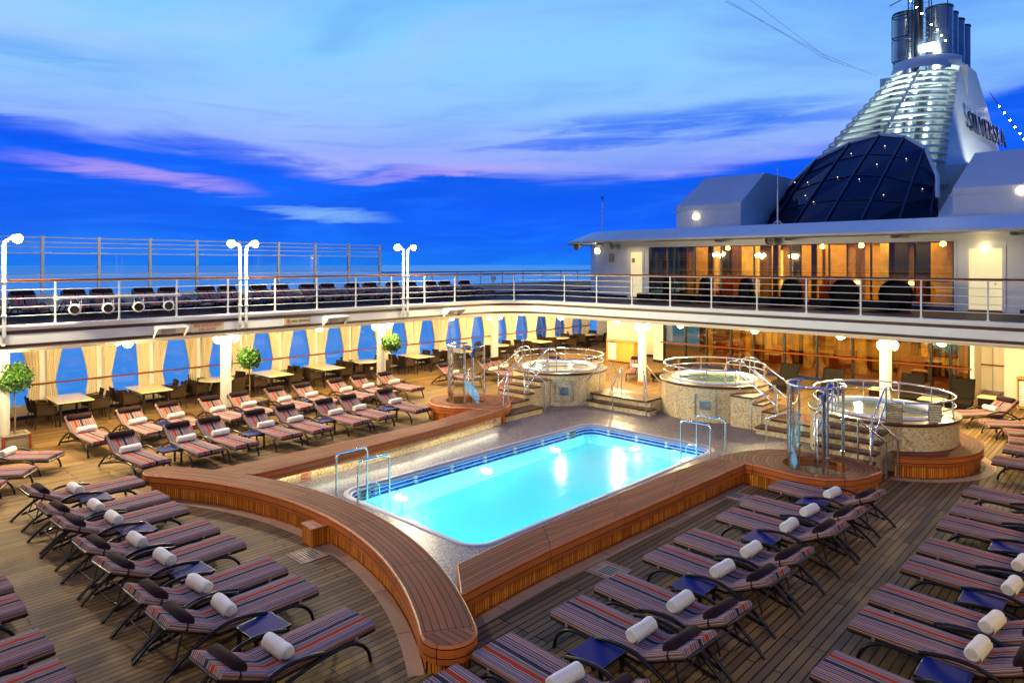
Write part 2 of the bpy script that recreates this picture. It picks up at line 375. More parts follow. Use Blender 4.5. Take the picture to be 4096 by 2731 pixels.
    def mesh(s,name,mat):
        me=bpy.data.meshes.new(name); me.from_pydata(s.v,[],s.f); me.update()
        ul=me.uv_layers.new(name='UVMap'); k=0
        for fi,p in enumerate(me.polygons):
            p.use_smooth=s.sm[fi]; uv=s.uv[fi]
            if uv is None:
                nx,ny,nz=abs(p.normal.x),abs(p.normal.y),abs(p.normal.z)
                for li,vi in zip(p.loop_indices,p.vertices):
                    c=me.vertices[vi].co
                    ul.data[li].uv=(c.x,c.y) if nz>=nx and nz>=ny else ((c.y,c.z) if nx>=ny else (c.x,c.z))
            else:
                for q,li in enumerate(p.loop_indices): ul.data[li].uv=uv[q]
        me.materials.append(MATS[mat] if isinstance(mat,str) else mat)
        return me
    def build(s,name,mat,parent=None):
        o=bpy.data.objects.new(name,s.mesh(name,mat)); col.objects.link(o)
        if parent is not None:
            o.parent=parent
            if parent.get('_w'): o.location=-parent.location
        return o
_w=set()
def thing(name,label,cat,loc=(0,0,0),rz=0,group=None,world=False):
    o=bpy.data.objects.new(name,None); col.objects.link(o); o.location=loc; o.rotation_euler=(0,0,rz); o.empty_display_size=.1
    o['label']=label; o['category']=cat
    if group:o['group']=group
    if world:o['_w']=1
    return o
def tag(o,label,cat,group=None):
    o['label']=label;o['category']=cat
    if group:o['group']=group
    return o
def struct(o): o['kind']='structure'; return o
def dup(o,loc,rz,label=None,group=None,parent=None):
    r=o.copy(); col.objects.link(r)
    if parent is None:
        r.location=loc; r.rotation_euler=(0,0,rz)
        if label:r['label']=label
        if group:r['group']=group
    else: r.parent=parent
    for ch in [c for c in col.objects if c.parent==o]: dup(ch,None,None,parent=r)
    return r
CH={}
def tree_of(o): return [(c,tree_of(c)) for c in col.objects if c.parent==o]
def dup_fast(o,tree,loc,rz,label,group):
    r=o.copy(); col.objects.link(r); r.location=loc; r.rotation_euler=(0,0,rz); r['label']=label
    if group:r['group']=group
    def rec(par,tr):
        for c,sub in tr:
            k=c.copy(); col.objects.link(k); k.parent=par; rec(k,sub)
    rec(r,tree); return r
def text(txt,size,M,mat,name,parent,depth=.004,spacing=1.1,bold=.012):
    cu=bpy.data.curves.new('t','FONT'); cu.body=txt; cu.size=size; cu.align_x='CENTER'; cu.align_y='CENTER'; cu.extrude=depth; cu.space_character=spacing; cu.offset=size*bold
    ob=bpy.data.objects.new('t',cu); me=bpy.data.meshes.new_from_object(ob); bpy.data.objects.remove(ob); bpy.data.curves.remove(cu)
    me.transform(M); me.materials.clear(); me.materials.append(MATS[mat])
    o=bpy.data.objects.new(name,me); col.objects.link(o)
    if parent is not None:
        o.parent=parent
        if parent.get('_w'): o.location=-parent.location
    return o
def arc(cx,cy,r,a0,a1,n): return [(cx+r*math.cos(R(a0+(a1-a0)*i/n)),cy+r*math.sin(R(a0+(a1-a0)*i/n))) for i in range(n+1)]
def smooth(pts,k=4):
    P=[Vector(p) for p in pts]; out=[]
    for i in range(len(P)-1):
        a,b,c,d_=P[max(i-1,0)],P[i],P[i+1],P[min(i+2,len(P)-1)]
        for j in range(k):
            t=j/k; out.append(.5*((2*b)+(c-a)*t+(2*a-5*b+4*c-d_)*t*t+(3*b-a-3*c+d_)*t**3))
    out.append(P[-1]); return out
def light(kind,loc,power,color,name='lamp',size=.1,rot=None,spot=None,target=None,sy=None,blend=.5):
    ld=bpy.data.lights.new(name,kind); ld.energy=power; ld.color=color
    if kind=='AREA':
        ld.size=size
        if sy: ld.shape='RECTANGLE'; ld.size_y=sy
    else: ld.shadow_soft_size=size
    if kind=='SPOT': ld.spot_size=R(spot); ld.spot_blend=blend
    o=bpy.data.objects.new(name,ld); col.objects.link(o); o.location=loc
    if target is not None: o.rotation_euler=(Vector(target)-Vector(loc)).to_track_quat('-Z','Y').to_euler()
    elif rot: o.rotation_euler=rot
    return o
ORD=['first','second','third','fourth','fifth','sixth','seventh','eighth','ninth','tenth','eleventh','twelfth','thirteenth','fourteenth','fifteenth','sixteenth','seventeenth','eighteenth','nineteenth','twentieth','twenty-first','twenty-second']
HC=5.0; FP=24/36*4096
def at_y(sx,sy,y):
    q=(sx-2048)/FP; dd=y/(math.cos(A)+math.sin(A)*q); return Vector((-math.sin(A)*dd+math.cos(A)*q*dd,y,HC-(sy-1059)*dd/FP))

WARM=(1,.78,.46); FLOOD=(1,.84,.55)
# ================================================================== SEA, DECKS
struct(MB().face([(-30000,-30000,-19),(30000,-30000,-19),(30000,30000,-19),(-30000,30000,-19)]).build('sea','sea_water'))
XW=-26.65; XE=-20.95; YF=22.1; ZU=3.35; ZC=3.47
PX0,PX1,PY0,PY1=-12.97,-8.73,8.30,17.25; ZS=.02; PZ=-.13
hx0,hx1,hy0,hy1=PX0-.1,PX1+.1,PY0-.1,PY1+.1
mb=MB()
for x0,x1,y0,y1 in ((XW,hx0,-9,38),(hx1,5,-9,38),(hx0,hx1,-9,hy0),(hx0,hx1,hy1,38)):
    mb.face([(x0,y0,0),(x1,y0,0),(x1,y1,0),(x0,y1,0)])
struct(mb.build('main_deck','teak_deck'))
# hull side below the windows
struct(MB().box(XW-.25,XW-.05,-12,45,-19,.1).build('hull_side','white_paint'))
# opening path of the upper deck (inner edge), counter-clockwise seen from above = deck on the right
op=[(-.12,-.25),(-.12,19.7)]+arc(-2.3,19.92,2.18,0,90,10)[1:]+[(-18.7,YF)]+arc(-18.75,19.9,2.2,90,180,12)[1:]+[(XE,1.6)]+arc(XE+2.0,1.6,2.0,180,270,8)[1:]+[(-1,-.4),(-.3,-.38)]
def clean(p):
    o=[p[0]]
    for q in p[1:]:
        if math.hypot(q[0]-o[-1][0],q[1]-o[-1][1])>.02:o.append(q)
    return o
op=clean(op)
# upper deck planking: ring around the opening (outer rectangle by rays)
def ring(inner,rect,z,mb,flip=False):
    x0,x1,y0,y1=rect; cx,cy=-10.5,11; outer=[]
    for (x,y) in inner:
        dx,dy=x-cx,y-cy; t=1e9
        if dx>0:t=min(t,(x1-cx)/dx)
        if dx<0:t=min(t,(x0-cx)/dx)
        if dy>0:t=min(t,(y1-cy)/dy)
        if dy<0:t=min(t,(y0-cy)/dy)
        outer.append((cx+dx*t,cy+dy*t))
    corners=[(x1,y1),(x0,y1),(x0,y0),(x1,y0)]
    n=len(inner)
    for i in range(n):
        a,b=inner[i],inner[(i+1)%n]; c,d_=outer[(i+1)%n],outer[i]
        pts=[(a[0],a[1],z),(b[0],b[1],z),(c[0],c[1],z)]
        # insert a rectangle corner when the edge turns around it
        if abs(c[0]-d_[0])>1e-6 and abs(c[1]-d_[1])>1e-6:
            k=min(corners,key=lambda q:abs(math.atan2((q[1]-cy)*((c[0]+d_[0])/2-cx)-(q[0]-cx)*((c[1]+d_[1])/2-cy),(q[0]-cx)*((c[0]+d_[0])/2-cx)+(q[1]-cy)*((c[1]+d_[1])/2-cy))))
            pts.append((k[0],k[1],z))
        pts.append((d_[0],d_[1],z))
        mb.face(pts if not flip else pts[::-1])
    return mb
struct(ring(op,(XW,6,-9,60),ZU,MB(),True).build('upper_deck','upper_teak'))
struct(ring(op,(XW,6,-9,60),2.92,MB()).build('ceiling','soffit'))
# fascia around the opening: curb, panels, two brown stripes
fas=thing('deck_edge_fascia','white curved fascia band with two dark brown stripes round the upper deck opening','fascia',(-10.5,22.1,3.2),world=True)
rp=op[::-1]  # clockwise: left normal points away from the opening
MB().sweep(rp,[(.0,3.34),(-.03,3.42),(-.03,3.46),(0,3.475),(.16,3.475),(.16,3.34)],True).build('curb','white_paint',fas)
MB().sweep(rp,[(-.006,3.338),(-.006,3.245)],True).build('stripe','brown_stripe',fas)
MB().sweep(rp,[(.025,3.27),(0.0,3.255),(0,2.99)],True).build('panel','white_paint',fas)
MB().sweep(rp,[(-.008,2.99),(-.008,2.905)],True).build('stripe','brown_stripe',fas)
MB().sweep(rp,[(.03,2.93),(0.01,2.92),(.01,2.86),(.05,2.83),(.2,2.83),(.2,2.93)],True).build('lip','soffit',fas)
# tube of cable conduit under the lip
cp=[(x,y) for x,y in rp]
mb=MB().sweep(cp,[(.1,2.835),(.075,2.81),(.1,2.785),(.14,2.79),(.15,2.83)],True,smooth=True); mb.build('conduit','soffit',fas)

# ------------------------------------------------------------------ rail round the opening
rail=thing('upper_deck_railing','white railing with a brown teak handrail round the upper deck opening','railing',(-10.5,22.1,3.47),world=True)
def offs(path,o,closed=True):
    n=len(path); out=[]
    for i in range(n):
        a=Vector(path[i])-Vector(path[i-1]); b=Vector(path[(i+1)%n])-Vector(path[i])
        if not closed and i==0:a=b
        if not closed and i==n-1:b=a
        m=Vector((-a.y,a.x)).normalized()+Vector((-b.y,b.x)).normalized(); m.normalize(); k=1/max(.5,m.dot(Vector((-a.y,a.x)).normalized()))
        out.append((path[i][0]+m.x*o*k,path[i][1]+m.y*o*k))
    return out
rl=offs(rp,.07)
rl=[p for p in rl]
def along(path,z): return [(x,y,z) for x,y in path]
MB().tube(along(rl,4.60),.032,8,True).build('handrail','rail_wood',rail)
MB().tube(along(rl,4.565),.014,6,True).build('rail_bar','white_paint',rail)
for z in (4.36,4.14,3.92,3.70): MB().tube(along(rl,z),.011,6,True).build('rail_bar','white_paint',rail)
posts=[(XE-.07,y) for y in (1.75,3.25,4.78,6.30,7.83,9.36,10.92,12.46,14.02,15.6,17.2,18.8)]+[(-20.2,21.5)]+[(x,YF+.07) for x in (-17.95,-16.3,-14.63,-12.98,-11.35,-9.71,-8.1,-6.5,-4.9,-3.32)]+[(-.05,y) for y in (18.5,17,15.5,14,12.5,11,9.5,8,6.5,5)]
for x,y in posts: MB().box(x-.02,x+.02,y-.02,y+.02,3.47,4.57).box(x-.05,x+.05,y-.035,y+.035,3.475,3.50).build('post','white_paint',rail)

# ------------------------------------------------------------------ outer bulwark and wind screen (port side)
bw=thing('bulwark','low white steel bulwark along the port edge of the upper deck','bulwark',(XW,12,3.35),world=True)
MB().box(XW-.06,XW+.02,-9,50,3.1,3.93).build('plate','white_paint',bw)
MB().box(XW-.14,XW+.10,-9,50,3.93,3.98).build('cap','white_paint',bw)
MB().box(XW+.021,XW+.04,-9,50,3.35,3.46).build('skirting','navy_paint',bw)
orl=thing('outer_railing','white outer railing with teak handrail forward of the wind screen, above the bulwark','railing',(XW,26,3.98),world=True)
MB().tube([(XW,y,4.63) for y in (19.2,24,30,40,50)],.03,8).build('handrail','rail_wood',orl)
for z in (4.42,4.2): MB().tube([(XW,19.2,z),(XW,50,z)],.012,6).build('rail_bar','white_paint',orl)
for k in range(17): y=20.6+1.7*k; MB().box(XW-.02,XW+.02,y-.02,y+.02,3.98,4.6).build('post','white_paint',orl)
wsn=thing('wind_screen','tall glazed wind screen of white posts and rails along the port side','wind screen',(XW,12,3.98),world=True)
wy=[-2.6,-1,.7,2.35,4.0,5.7,7.35,9.0,10.67,12.33,14.0,15.7,17.4,19.1]
for y in wy: MB().box(XW-.05,XW+.05,y-.045,y+.045,3.98,5.95).build('post','white_paint',wsn)
for i in range(len(wy)-1):
    y0,y1=wy[i]+.045,wy[i+1]-.045
    for z in (5.90,5.74,5.58): MB().tube([(XW+.02,y0,z),(XW+.02,y1,z)],.024,6).build('rail_bar','white_paint',wsn)
    for z in (5.38,4.66,4.44,3.99):
        MB().box(XW-.015,XW+.025,y0,y1,z-.018,z+.018).box(XW+.03,XW+.05,y0,y0+.22,z-.01,z+.035).box(XW+.03,XW+.05,y1-.22,y1,z-.01,z+.035).build('glazing_bar','white_paint',wsn)
    MB().box(XW-.004,XW+.004,y0,y1,4.68,5.36).build('pane','screen_glass',wsn)
    MB().box(XW-.004,XW+.004,y0,y1,4.01,4.42).build('pane','screen_glass',wsn)

# ================================================================== PORT WINDOW WALL (main deck)
ww=thing('window_wall','long glazed side wall with white posts and navy skirting facing the sea','window wall',(XW,16,0),world=True)
MB().box(XW-.06,XW,-9,36.3,.115,.44).build('dado','cream_wall',ww)
MB().box(XW-.05,XW+.01,-9,36.3,0,.115).build('skirting','navy_paint',ww)
MB().box(XW-.08,XW+.08,-9,36.3,.44,.47).build('sill','white_paint',ww)
MB().box(XW-.06,XW+.0,-9,36.3,2.72,2.915).build('header','cream_wall',ww)
my=[-2.7,-1,.65,2.32,4.0,5.68,7.34,9.02,10.7,12.36,14.03,15.72,17.4,19.2,20.98,22.72,24.5,26.2,27.95,29.7,31.4,33.1,34.9]
for y in my: MB().box(XW-.04,XW+.07,y-.075,y+.075,.47,2.72).box(XW+.07,XW+.085,y-.02,y+.02,.96,1.0).build('window_post','white_paint',ww)
for i in range(len(my)-1): MB().box(XW-.03,XW-.022,my[i]+.075,my[i+1]-.075,.47,2.72).build('pane','window_glass',ww)
hr=thing('wall_handrail','long varnished teak handrail in front of the sea windows','handrail',(XW+.15,16,1.12),world=True)
MB().tube([(XW+.17,y,1.12) for y in (-6,5,12,20,28,35.4)],.028,8).build('handrail','rail_wood',hr)
for y in my[1:]: MB().box(XW+.07,XW+.17,y-.02,y+.02,1.07,1.095).build('bracket','chrome',hr)
# curtains
def curtain(sd,tie=True):
    mb=MB(); rows=[]; nv=22; nu=26; rnd=random.Random(sd*3+(7 if tie else 0)); ph=rnd.random()*6; kf=rnd.choice((5,6)); wt=rnd.uniform(.52,.62)
    for j in range(nv+1):
        z=2.74-(2.74-.42)*j/nv
        if tie:
            if z>1.12: t=((z-1.12)/1.62); w_=.27+(wt-.27)*t**1.1
            else: t=(1.12-z)/.7; w_=.27+.12*min(1,t)**.8
        else: w_=.42-.04*math.sin(z*2)
        amp=.07 if not tie else .05+.04*min(1,abs(z-1.12))
        row=[]
        for i in range(nu+1):
            u=i/nu; yy=sd*(.085+u*w_); xx=.07+amp*math.sin(u*kf*2*PI+ph+.5*math.sin(z*2))+.03*u
            row.append((xx,yy,z))
        rows.append(row)
    mb.grid(rows); return mb
cur={}
for sd in (-1,1):
    for tie in (True,False):
        o=curtain(sd,tie)
        me=o.mesh('curtain','curtain'); cur[(sd,tie)]=me
tieme=MB().tube([(.03,.06,1.13),(.13,.12,1.1),(.14,.22,1.14),(.04,.30,1.2)],.018,6).mesh('tie_band','curtain')
tieme2=MB().tube([(.03,-.06,1.13),(.13,-.12,1.1),(.14,-.22,1.14),(.04,-.30,1.2)],.018,6).mesh('tie_band','curtain')
SIDE={-1:'left',1:'right'}
vis=[y for y in my if y>=4.0]
for k,y in enumerate(vis):
    for sd in (-1,1):
        tie=not (y in (9.02,) and sd==-1)
        th=thing('curtain',f"{'cream tied-back' if tie else 'cream loose-hanging'} curtain {SIDE[sd]} of the {ORD[k]} window post from the left",'curtain',(XW+.02,y,0),group='curtains along the sea windows')
        o=bpy.data.objects.new('drape',cur[(sd,tie)]); col.objects.link(o); o.parent=th
        if tie:
            o=bpy.data.objects.new('tie_band',tieme if sd>0 else tieme2); col.objects.link(o); o.parent=th

# ================================================================== COLUMNS, LAMPS
def globe_mesh(r=.13):
    return MB().lathe([(0,-r*.95),(r*.5,-r*.82),(r*.86,-r*.45),(r,0),(r*.92,r*.3)],n=20)
GP=235
gm=globe_mesh().mesh('glass_globe','globe_glow'); gb=MB().lathe([(0,.10),(.15,.10),(.155,.05),(.12,.035)],n=20).mesh('base_plate','white_paint')
def ceil_globe(x,y,label):
    t=thing('ceiling_lamp',label,'ceiling lamp',(x,y,2.76),group='round ceiling lamps under the upper deck')
    for n_,me in (('glass_globe',gm),('base_plate',gb)):
        o=bpy.data.objects.new(n_,me); col.objects.link(o); o.parent=t
    light('POINT',(x,y,2.48),GP*(1.6 if y>22 else .22 if y<0 or x>-2 else 1),(1,.77,.37),'globe_lamp',.12)
gl=[(-20.75+.45-.9,3.64),(-22.2,6.61),(-21.3,6.61),(-21.45,9.69),(-22.5,12.8),(-21.5,12.84),(-21.6,15.98),(-22.6,19.1),(-21.8,19.33),(-18.63,22.75),(-15.76,22.85),(-12.92,22.8),(-10.03,22.7),(-7.28,22.8),(-4.53,22.85),(-22.3,25.5),(-23.3,29.3),(-18.6,27.2),(-12.6,27),(-8,27),(-3.6,26.5),(-22.3,1),(-.0+1.5,6),(1.5,11),(1.5,16),(0.2,21.5)]
where=['under the left end of the fascia, beside the clipped tree','first of a pair left of the small white fascia hood','second of a pair below the white fascia hood','just right of the column with the lamp box','left one of the pair right of the no diving sign','right one of the pair right of the no diving sign','right of the column behind the round tree','left one of the pair left of the shower cubicle','right one of the pair above the shower cubicle','above the round table at the far left corner','left of the column near the wooden towel cabinet','above the left hot tub doors','over the middle hot tub','above the glass doors behind the right shower','far right over the glass doors beside the white column','deep under the deck near the far tables','deep in the far left corner above the tables','in front of the wooden towel cabinet','deep under the deck behind the left hot tub','deep under the deck behind the middle hot tub','deep under the deck near the right hand doors','outside the frame at the left','under the starboard deck nearest the camera','under the starboard deck second from the camera','under the starboard deck third from the camera','under the starboard corner']
gl=gl[:21]; where=where[:21]
for x,y in [(-19,-1.4),(-16,-1.4),(-13,-1.4),(-10,-1.4),(-7,-1.4),(-4,-1.4)]+[(1.0,2.0+3*i) for i in range(7)]: ceil_globe(x,y,'round ceiling lamp under the deck edge beside the photographer, out of view')
for (x,y),s in zip(gl,where): ceil_globe(x,y,'glowing round warm ceiling lamp '+s)
wm=MB().lathe([(.15,0),(.155,.04),(.12,.09),(.06,.125),(0,.135)],n=20).mesh('diffuser','wall_lamp_glow')
wr=MB().lathe([(.10,-.03),(.185,-.03),(.19,.02),(.155,.045)],n=20).mesh('rim','white_paint')
def wall_lamp(x,y,z,face,label):
    t=thing('wall_lamp',label,'wall lamp',(x,y,z),group='round bulkhead lamps'); q=Vector(face).to_track_quat('Z','Y').to_euler()
    for n_,me in (('diffuser',wm),('rim',wr)):
        o=bpy.data.objects.new(n_,me); col.objects.link(o); o.parent=t; o.rotation_euler=q
def column(x,y,label,base=True):
    t=thing('column',label,'column',(x,y,0))
    MB().lathe([(.175,.0),(.175,2.92)],n=24).build('shaft','column_paint',t)
    MB().lathe([(.175,.16),(.21,.15),(.21,0)],n=24).build('base_ring','planter_wood',t)
column(-22.5,3.9,'white round column at the far left beside the clipped tree')
column(-22.5,9.95,'white round column behind the middle clipped tree')
column(-22.5,16.2,'white round column behind the right clipped tree')
column(-22.5,22.6,'white round column behind the left shower')
column(-15.64,24.46,'white round column between the left and middle hot tubs')
column(-6.42,24.46,'white round column behind the right hot tub')
column(-22.5,28.8,'plain white column deep in the far left corner') if False else None
wall_lamp(-22.55,9.7,2.56,(-.1,-1,0),'bright round lamp on the left of the column behind the middle clipped tree')
wall_lamp(-22.4,10.2,2.56,(.4,1,0),'bright round lamp on the right of the column behind the middle clipped tree')
wall_lamp(-22.55,15.95,2.56,(-.1,-1,0),'bright round lamp on the left of the column behind the right clipped tree')
wall_lamp(-22.4,16.45,2.56,(.4,1,0),'bright round lamp on the right of the column behind the right clipped tree')
wall_lamp(-22.55,22.35,2.58,(-.1,-1,0),'bright round lamp on the left of the column behind the left shower')
wall_lamp(-22.4,22.85,2.58,(.4,1,0),'small round lamp on the right of the column behind the left shower')
wall_lamp(-15.66,24.2,2.42,(0,-1,0),'bright round lamp facing forward on the column between two hot tubs')
wall_lamp(-15.4,24.46,2.42,(1,0,0),'round lamp seen edge-on, right of the column between two hot tubs')
wall_lamp(-6.44,24.2,2.40,(0,-1,0),'bright round lamp facing forward on the column behind the right hot tub')
wall_lamp(-6.18,24.46,2.40,(1,0,0),'round lamp seen edge-on, right of the column behind the right hot tub')
wall_lamp(-20.9,29.0,5.56,(-.35,-1,0),'round lamp on the curved white wall of the upper deckhouse') if False else None

# topiary trees in planters
def leafball(r,n,seed):
    rnd=random.Random(seed); mb=MB()
    for _ in range(n):
        th=rnd.random()*2*PI; ph=math.acos(2*rnd.random()-1); rr=r*(rnd.random()**.33)*(1+.14*math.sin(3*th+seed)*math.sin(2*ph)+.1*math.sin(7*th+4*ph+seed)+rnd.uniform(-.06,.06)+(rnd.uniform(.05,.3) if rnd.random()<.05 else 0))
        c=Vector((math.sin(ph)*math.cos(th),math.sin(ph)*math.sin(th),math.cos(ph)*.92))*rr
        a=Vector((rnd.uniform(-1,1),rnd.uniform(-1,1),rnd.uniform(-.6,1))).normalized(); b=a.cross(Vector((rnd.uniform(-1,1),rnd.uniform(-1,1),rnd.uniform(-1,1)))).normalized()
        s=rnd.uniform(.024,.046)
        mb.face([c-a*s*1.4,c+b*s*.6,c+a*s*1.4,c-b*s*.6])
    return mb
def topiary(x,y,label,seed,th=1.55,r=.42):
    t=thing('topiary_tree',label,'tree',(x,y,.42))
    mb=leafball(r,1900,seed); mb.xf(Matrix.Translation((0,0,th))); mb.build('crown','leaf',t)
    MB().tube([(0,0,0),(.015,.01,.5),(-.01,0,1.0),(0,0,th)],[.022,.02,.018,.014],7).tube([(0,0,th-.35),(.1,.05,th-.1)],.01,5).tube([(0,0,th-.3),(-.1,-.06,th)],.01,5).build('trunk','bark',t)
def planter(x,y,label,rz=0):
    t=thing('planter_box',label,'planter',(x,y,0),rz)
    MB().box(-.28,.28,-.28,.28,.02,.44).build('box','planter_grey',t)
    mb=MB()
    for sx in (-1,1):
        for sy in (-1,1): mb.box(sx*.29-.03,sx*.29+.03,sy*.29-.03,sy*.29+.03,0,.47)
    mb.build('corner_post','planter_wood',t)
    mb=MB().box(-.30,.30,-.31,-.25,.44,.475).box(-.30,.30,.25,.31,.44,.475).box(-.31,-.25,-.25,.25,.44,.475).box(.25,.31,-.25,.25,.44,.475); mb.build('rim','planter_grey',t)
    MB().box(-.25,.25,-.25,.25,.43,.452).build('soil','soil',t)
planter(-22.35,4.15,'square grey planter with wooden corners at the far left edge'); topiary(-22.35,4.15,'round clipped tree cut off by the left edge of the photo',1)
planter(-22.0,10.75,'square grey planter below the middle clipped tree'); topiary(-22.05,10.55,'round clipped tree between the first and second groups of tables',2,1.45,.38)
planter(-21.9,16.35,'square grey planter with wooden corners below the right clipped tree'); topiary(-21.95,16.3,'round clipped tree with a long bare stem in front of the third column',3,1.5,.38)

# ================================================================== POOL
def rrect(x0,x1,y0,y1,r,n=8): return arc(x1-r,y1-r,r,0,90,n)+arc(x0+r,y1-r,r,90,180,n)+arc(x0+r,y0+r,r,180,270,n)+arc(x1-r,y0+r,r,270,360,n)
pool=thing('swimming_pool','large rectangular lit pool with rounded corners full of glowing turquoise water','swimming pool',(-10.6,12.5,0),world=True)
rr=rrect(PX0,PX1,PY0,PY1,.42)
rrc=rr[::-1]
MB().sweep(rr,[(0.0,.13),(-.02,.160),(-.07,.164),(-.12,.162),(-.13,.148)],True,smooth=True).build('coping','coping',pool)
MB().sweep(rr,[(0,.14),(0,-.14)],True).build('tile_band','tile_blue',pool)
MB().sweep(rr,[(.005,.135),(.05,.12),(.05,.085),(.0,.06)],True).build('gutter_lip','coping',pool)
fl=[]
mb=MB(); rows=[];n=len(rr)
def fz(y): return -.14-(1.0+(17.25-y)/8.95*.6)
r3=rrect(PX0+.03,PX1-.03,PY0+.03,PY1-.03,.4)
mb.grid([[(x,y,-.14) for x,y in rr],[(x,y,-.14) for x,y in r3],[(x,y,fz(y)) for x,y in r3]],closed=True,smooth=False)
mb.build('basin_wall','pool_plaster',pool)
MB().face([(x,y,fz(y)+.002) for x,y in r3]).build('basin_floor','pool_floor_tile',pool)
struct(MB().face([(x,y,-.15+PZ) for x,y in r3]).build('pool_water','pool_water'))
for z in (.045,-.045):
    p=offs(rrc,-.06); MB().tube(along(p,z),.010,6,True).build('safety_rail','white_paint',pool)
k=0
for y in [9.15+1.16*i for i in range(7)]:
    for z in (.045,-.05): MB().box(PX0,PX0+.075,y-.035,y+.035,z-.028,z+.028).build('bracket','white_paint',pool)
for x in (-12.2,-11.2,-10.2,-9.25):
    for z in (.045,-.05): MB().box(x-.035,x+.035,PY1-.075,PY1,z-.028,z+.028).build('bracket','white_paint',pool)
for (x,y,dx,dy) in [(PX0+.04,9.8,1,0),(PX0+.04,12.6,1,0),(PX0+.04,15.4,1,0),(-11.2,PY1-.04,0,-1),(-9.5,PY1-.04,0,-1),(PX1-.04,9.8,-1,0),(PX1-.04,12.6,-1,0),(PX1-.04,15.4,-1,0),(-10.9,PY0+.04,0,1)]:
    mb=MB().lathe([(0,.012),(.075,.01),(.09,0)],n=16); mb.xf(Matrix.Translation((x,y,-.5))@Vector((dx,dy,0)).to_track_quat('Z','Y').to_matrix().to_4x4()); mb.build('pool_light','pool_glow',pool)
    light('POINT',(x+dx*.14,y+dy*.14,-.63+PZ),190,(.5,1,1),'pool_lamp',.12)
def wall_text(lines,x,y,z,normal,size,mat,parent,lh=1.35):
    q=Vector(normal).to_track_quat('Z','Y').to_matrix().to_4x4()
    for i,tx in enumerate(lines):
        M=Matrix.Translation((x,y,z-i*size*lh))@q
        text(tx,size*(1 if i<2 else .75),M,mat,'lettering',parent)
for (y,l) in ((8.85,['DEPTH','5½ FT.','(1.60 MT.)']),(16.3,['DEPTH','3½ FT.','(1.00 MT.)'])):
    MB().box(PX0+.002,PX0+.09,y-.14,y+.14,-.13,.12).build('depth_plate','coping',pool); wall_text(l,PX0+.095,y,.06,(1,0,0),.075,'dark_text',pool,1.0)

# mosaic surround with a hole for the pool
outer=[(-7.35,6.5),(-7.35,14.8),(-6.6,16.2),(-5.6,17.4),(-5.2,19.2),(-7.5,21.2),(-9.5,21.9),(-13,21.9),(-16.5,20.9),(-17,18.3),(-15.4,16),(-15.0,13.5),(-14.6,10),(-14.6,6.9),(-12.6,7.0),(-11.1,7.05),(-9.5,7.0),(-8.2,6.7)]
def rayhit(poly,c,ang):
    dx,dy=math.cos(ang),math.sin(ang); best=1e9
    for i in range(len(poly)):
        (x1,y1),(x2,y2)=poly[i],poly[(i+1)%len(poly)]; ex,ey=x2-x1,y2-y1; den=dx*ey-dy*ex
        if abs(den)<1e-9: continue
        t=((x1-c[0])*ey-(y1-c[1])*ex)/den; u=((x1-c[0])*dy-(y1-c[1])*dx)/den
        if t>0 and -1e-6<=u<=1+1e-6: best=min(best,t)
    return (c[0]+dx*best,c[1]+dy*best)
pool.location.z+=PZ
cc=(-10.85,12.775); angs=sorted(set([round(math.atan2(y-cc[1],x-cc[0])%(2*PI),5) for x,y in outer+rr]))
hole=offs(rr,-.115)
mb=MB(); I=[rayhit(hole,cc,a) for a in angs]; O=[rayhit(outer,cc,a) for a in angs]; n=len(angs)
for i in range(n):
    j=(i+1)%n; mb.face([(*I[i],ZS),(*O[i],ZS),(*O[j],ZS),(*I[j],ZS)])
struct(mb.build('pool_surround','mosaic_floor'))

# pool ladders: arched chrome handrails
def arch_rail(t,p0,p1,zb0,zb1,zt,r=.022):
    a=Vector((p0[0],p0[1],0)); b=Vector((p1[0],p1[1],0)); u=(b-a).normalized(); c=.09
    pts=[a+Vector((0,0,zb0)),a+Vector((0,0,zt-c)),a+u*c*.3+Vector((0,0,zt-c*.3)),a+u*c+Vector((0,0,zt)),b-u*c+Vector((0,0,zt)),b-u*c*.3+Vector((0,0,zt-c*.3)),b+Vector((0,0,zt-c)),b+Vector((0,0,zb1))]
    return MB().tube(pts,r,10)
def ladder(x0,y0,x1,y1,sx,sy,label):
    t=thing('pool_ladder',label,'pool ladder',(x0,y0,.15),world=True)
    for k in (0,1):
        a=(x0+sx*k,y0+sy*k); b=(x1+sx*k,y1+sy*k)
        arch_rail(t,a,b,ZS,-1,.93).build('handrail','chrome',t)
        u=Vector((b[0]-a[0],b[1]-a[1])).normalized(); c=(b[0]+u.x*.33,b[1]+u.y*.33)
        MB().tube([(b[0],b[1],.12),(b[0]+u.x*.22,b[1]+u.y*.22,.10),(c[0],c[1],.0),(c[0],c[1],-1)],.018,8).build('grab_bar','chrome',t)
    for z in (-.3,-.55,-.8): MB().tube([(x1,y1,z),(x1+sx,y1+sy,z)],.02,8).build('rung','chrome',t)
ladder(-12.85,8.08,-12.83,8.86,.82,0,'pair of arched chrome ladder rails at the near left pool corner')
ladder(-8.25,16.05,-9.08,16.05,0,.84,'pair of arched chrome ladder rails at the far right pool corner')

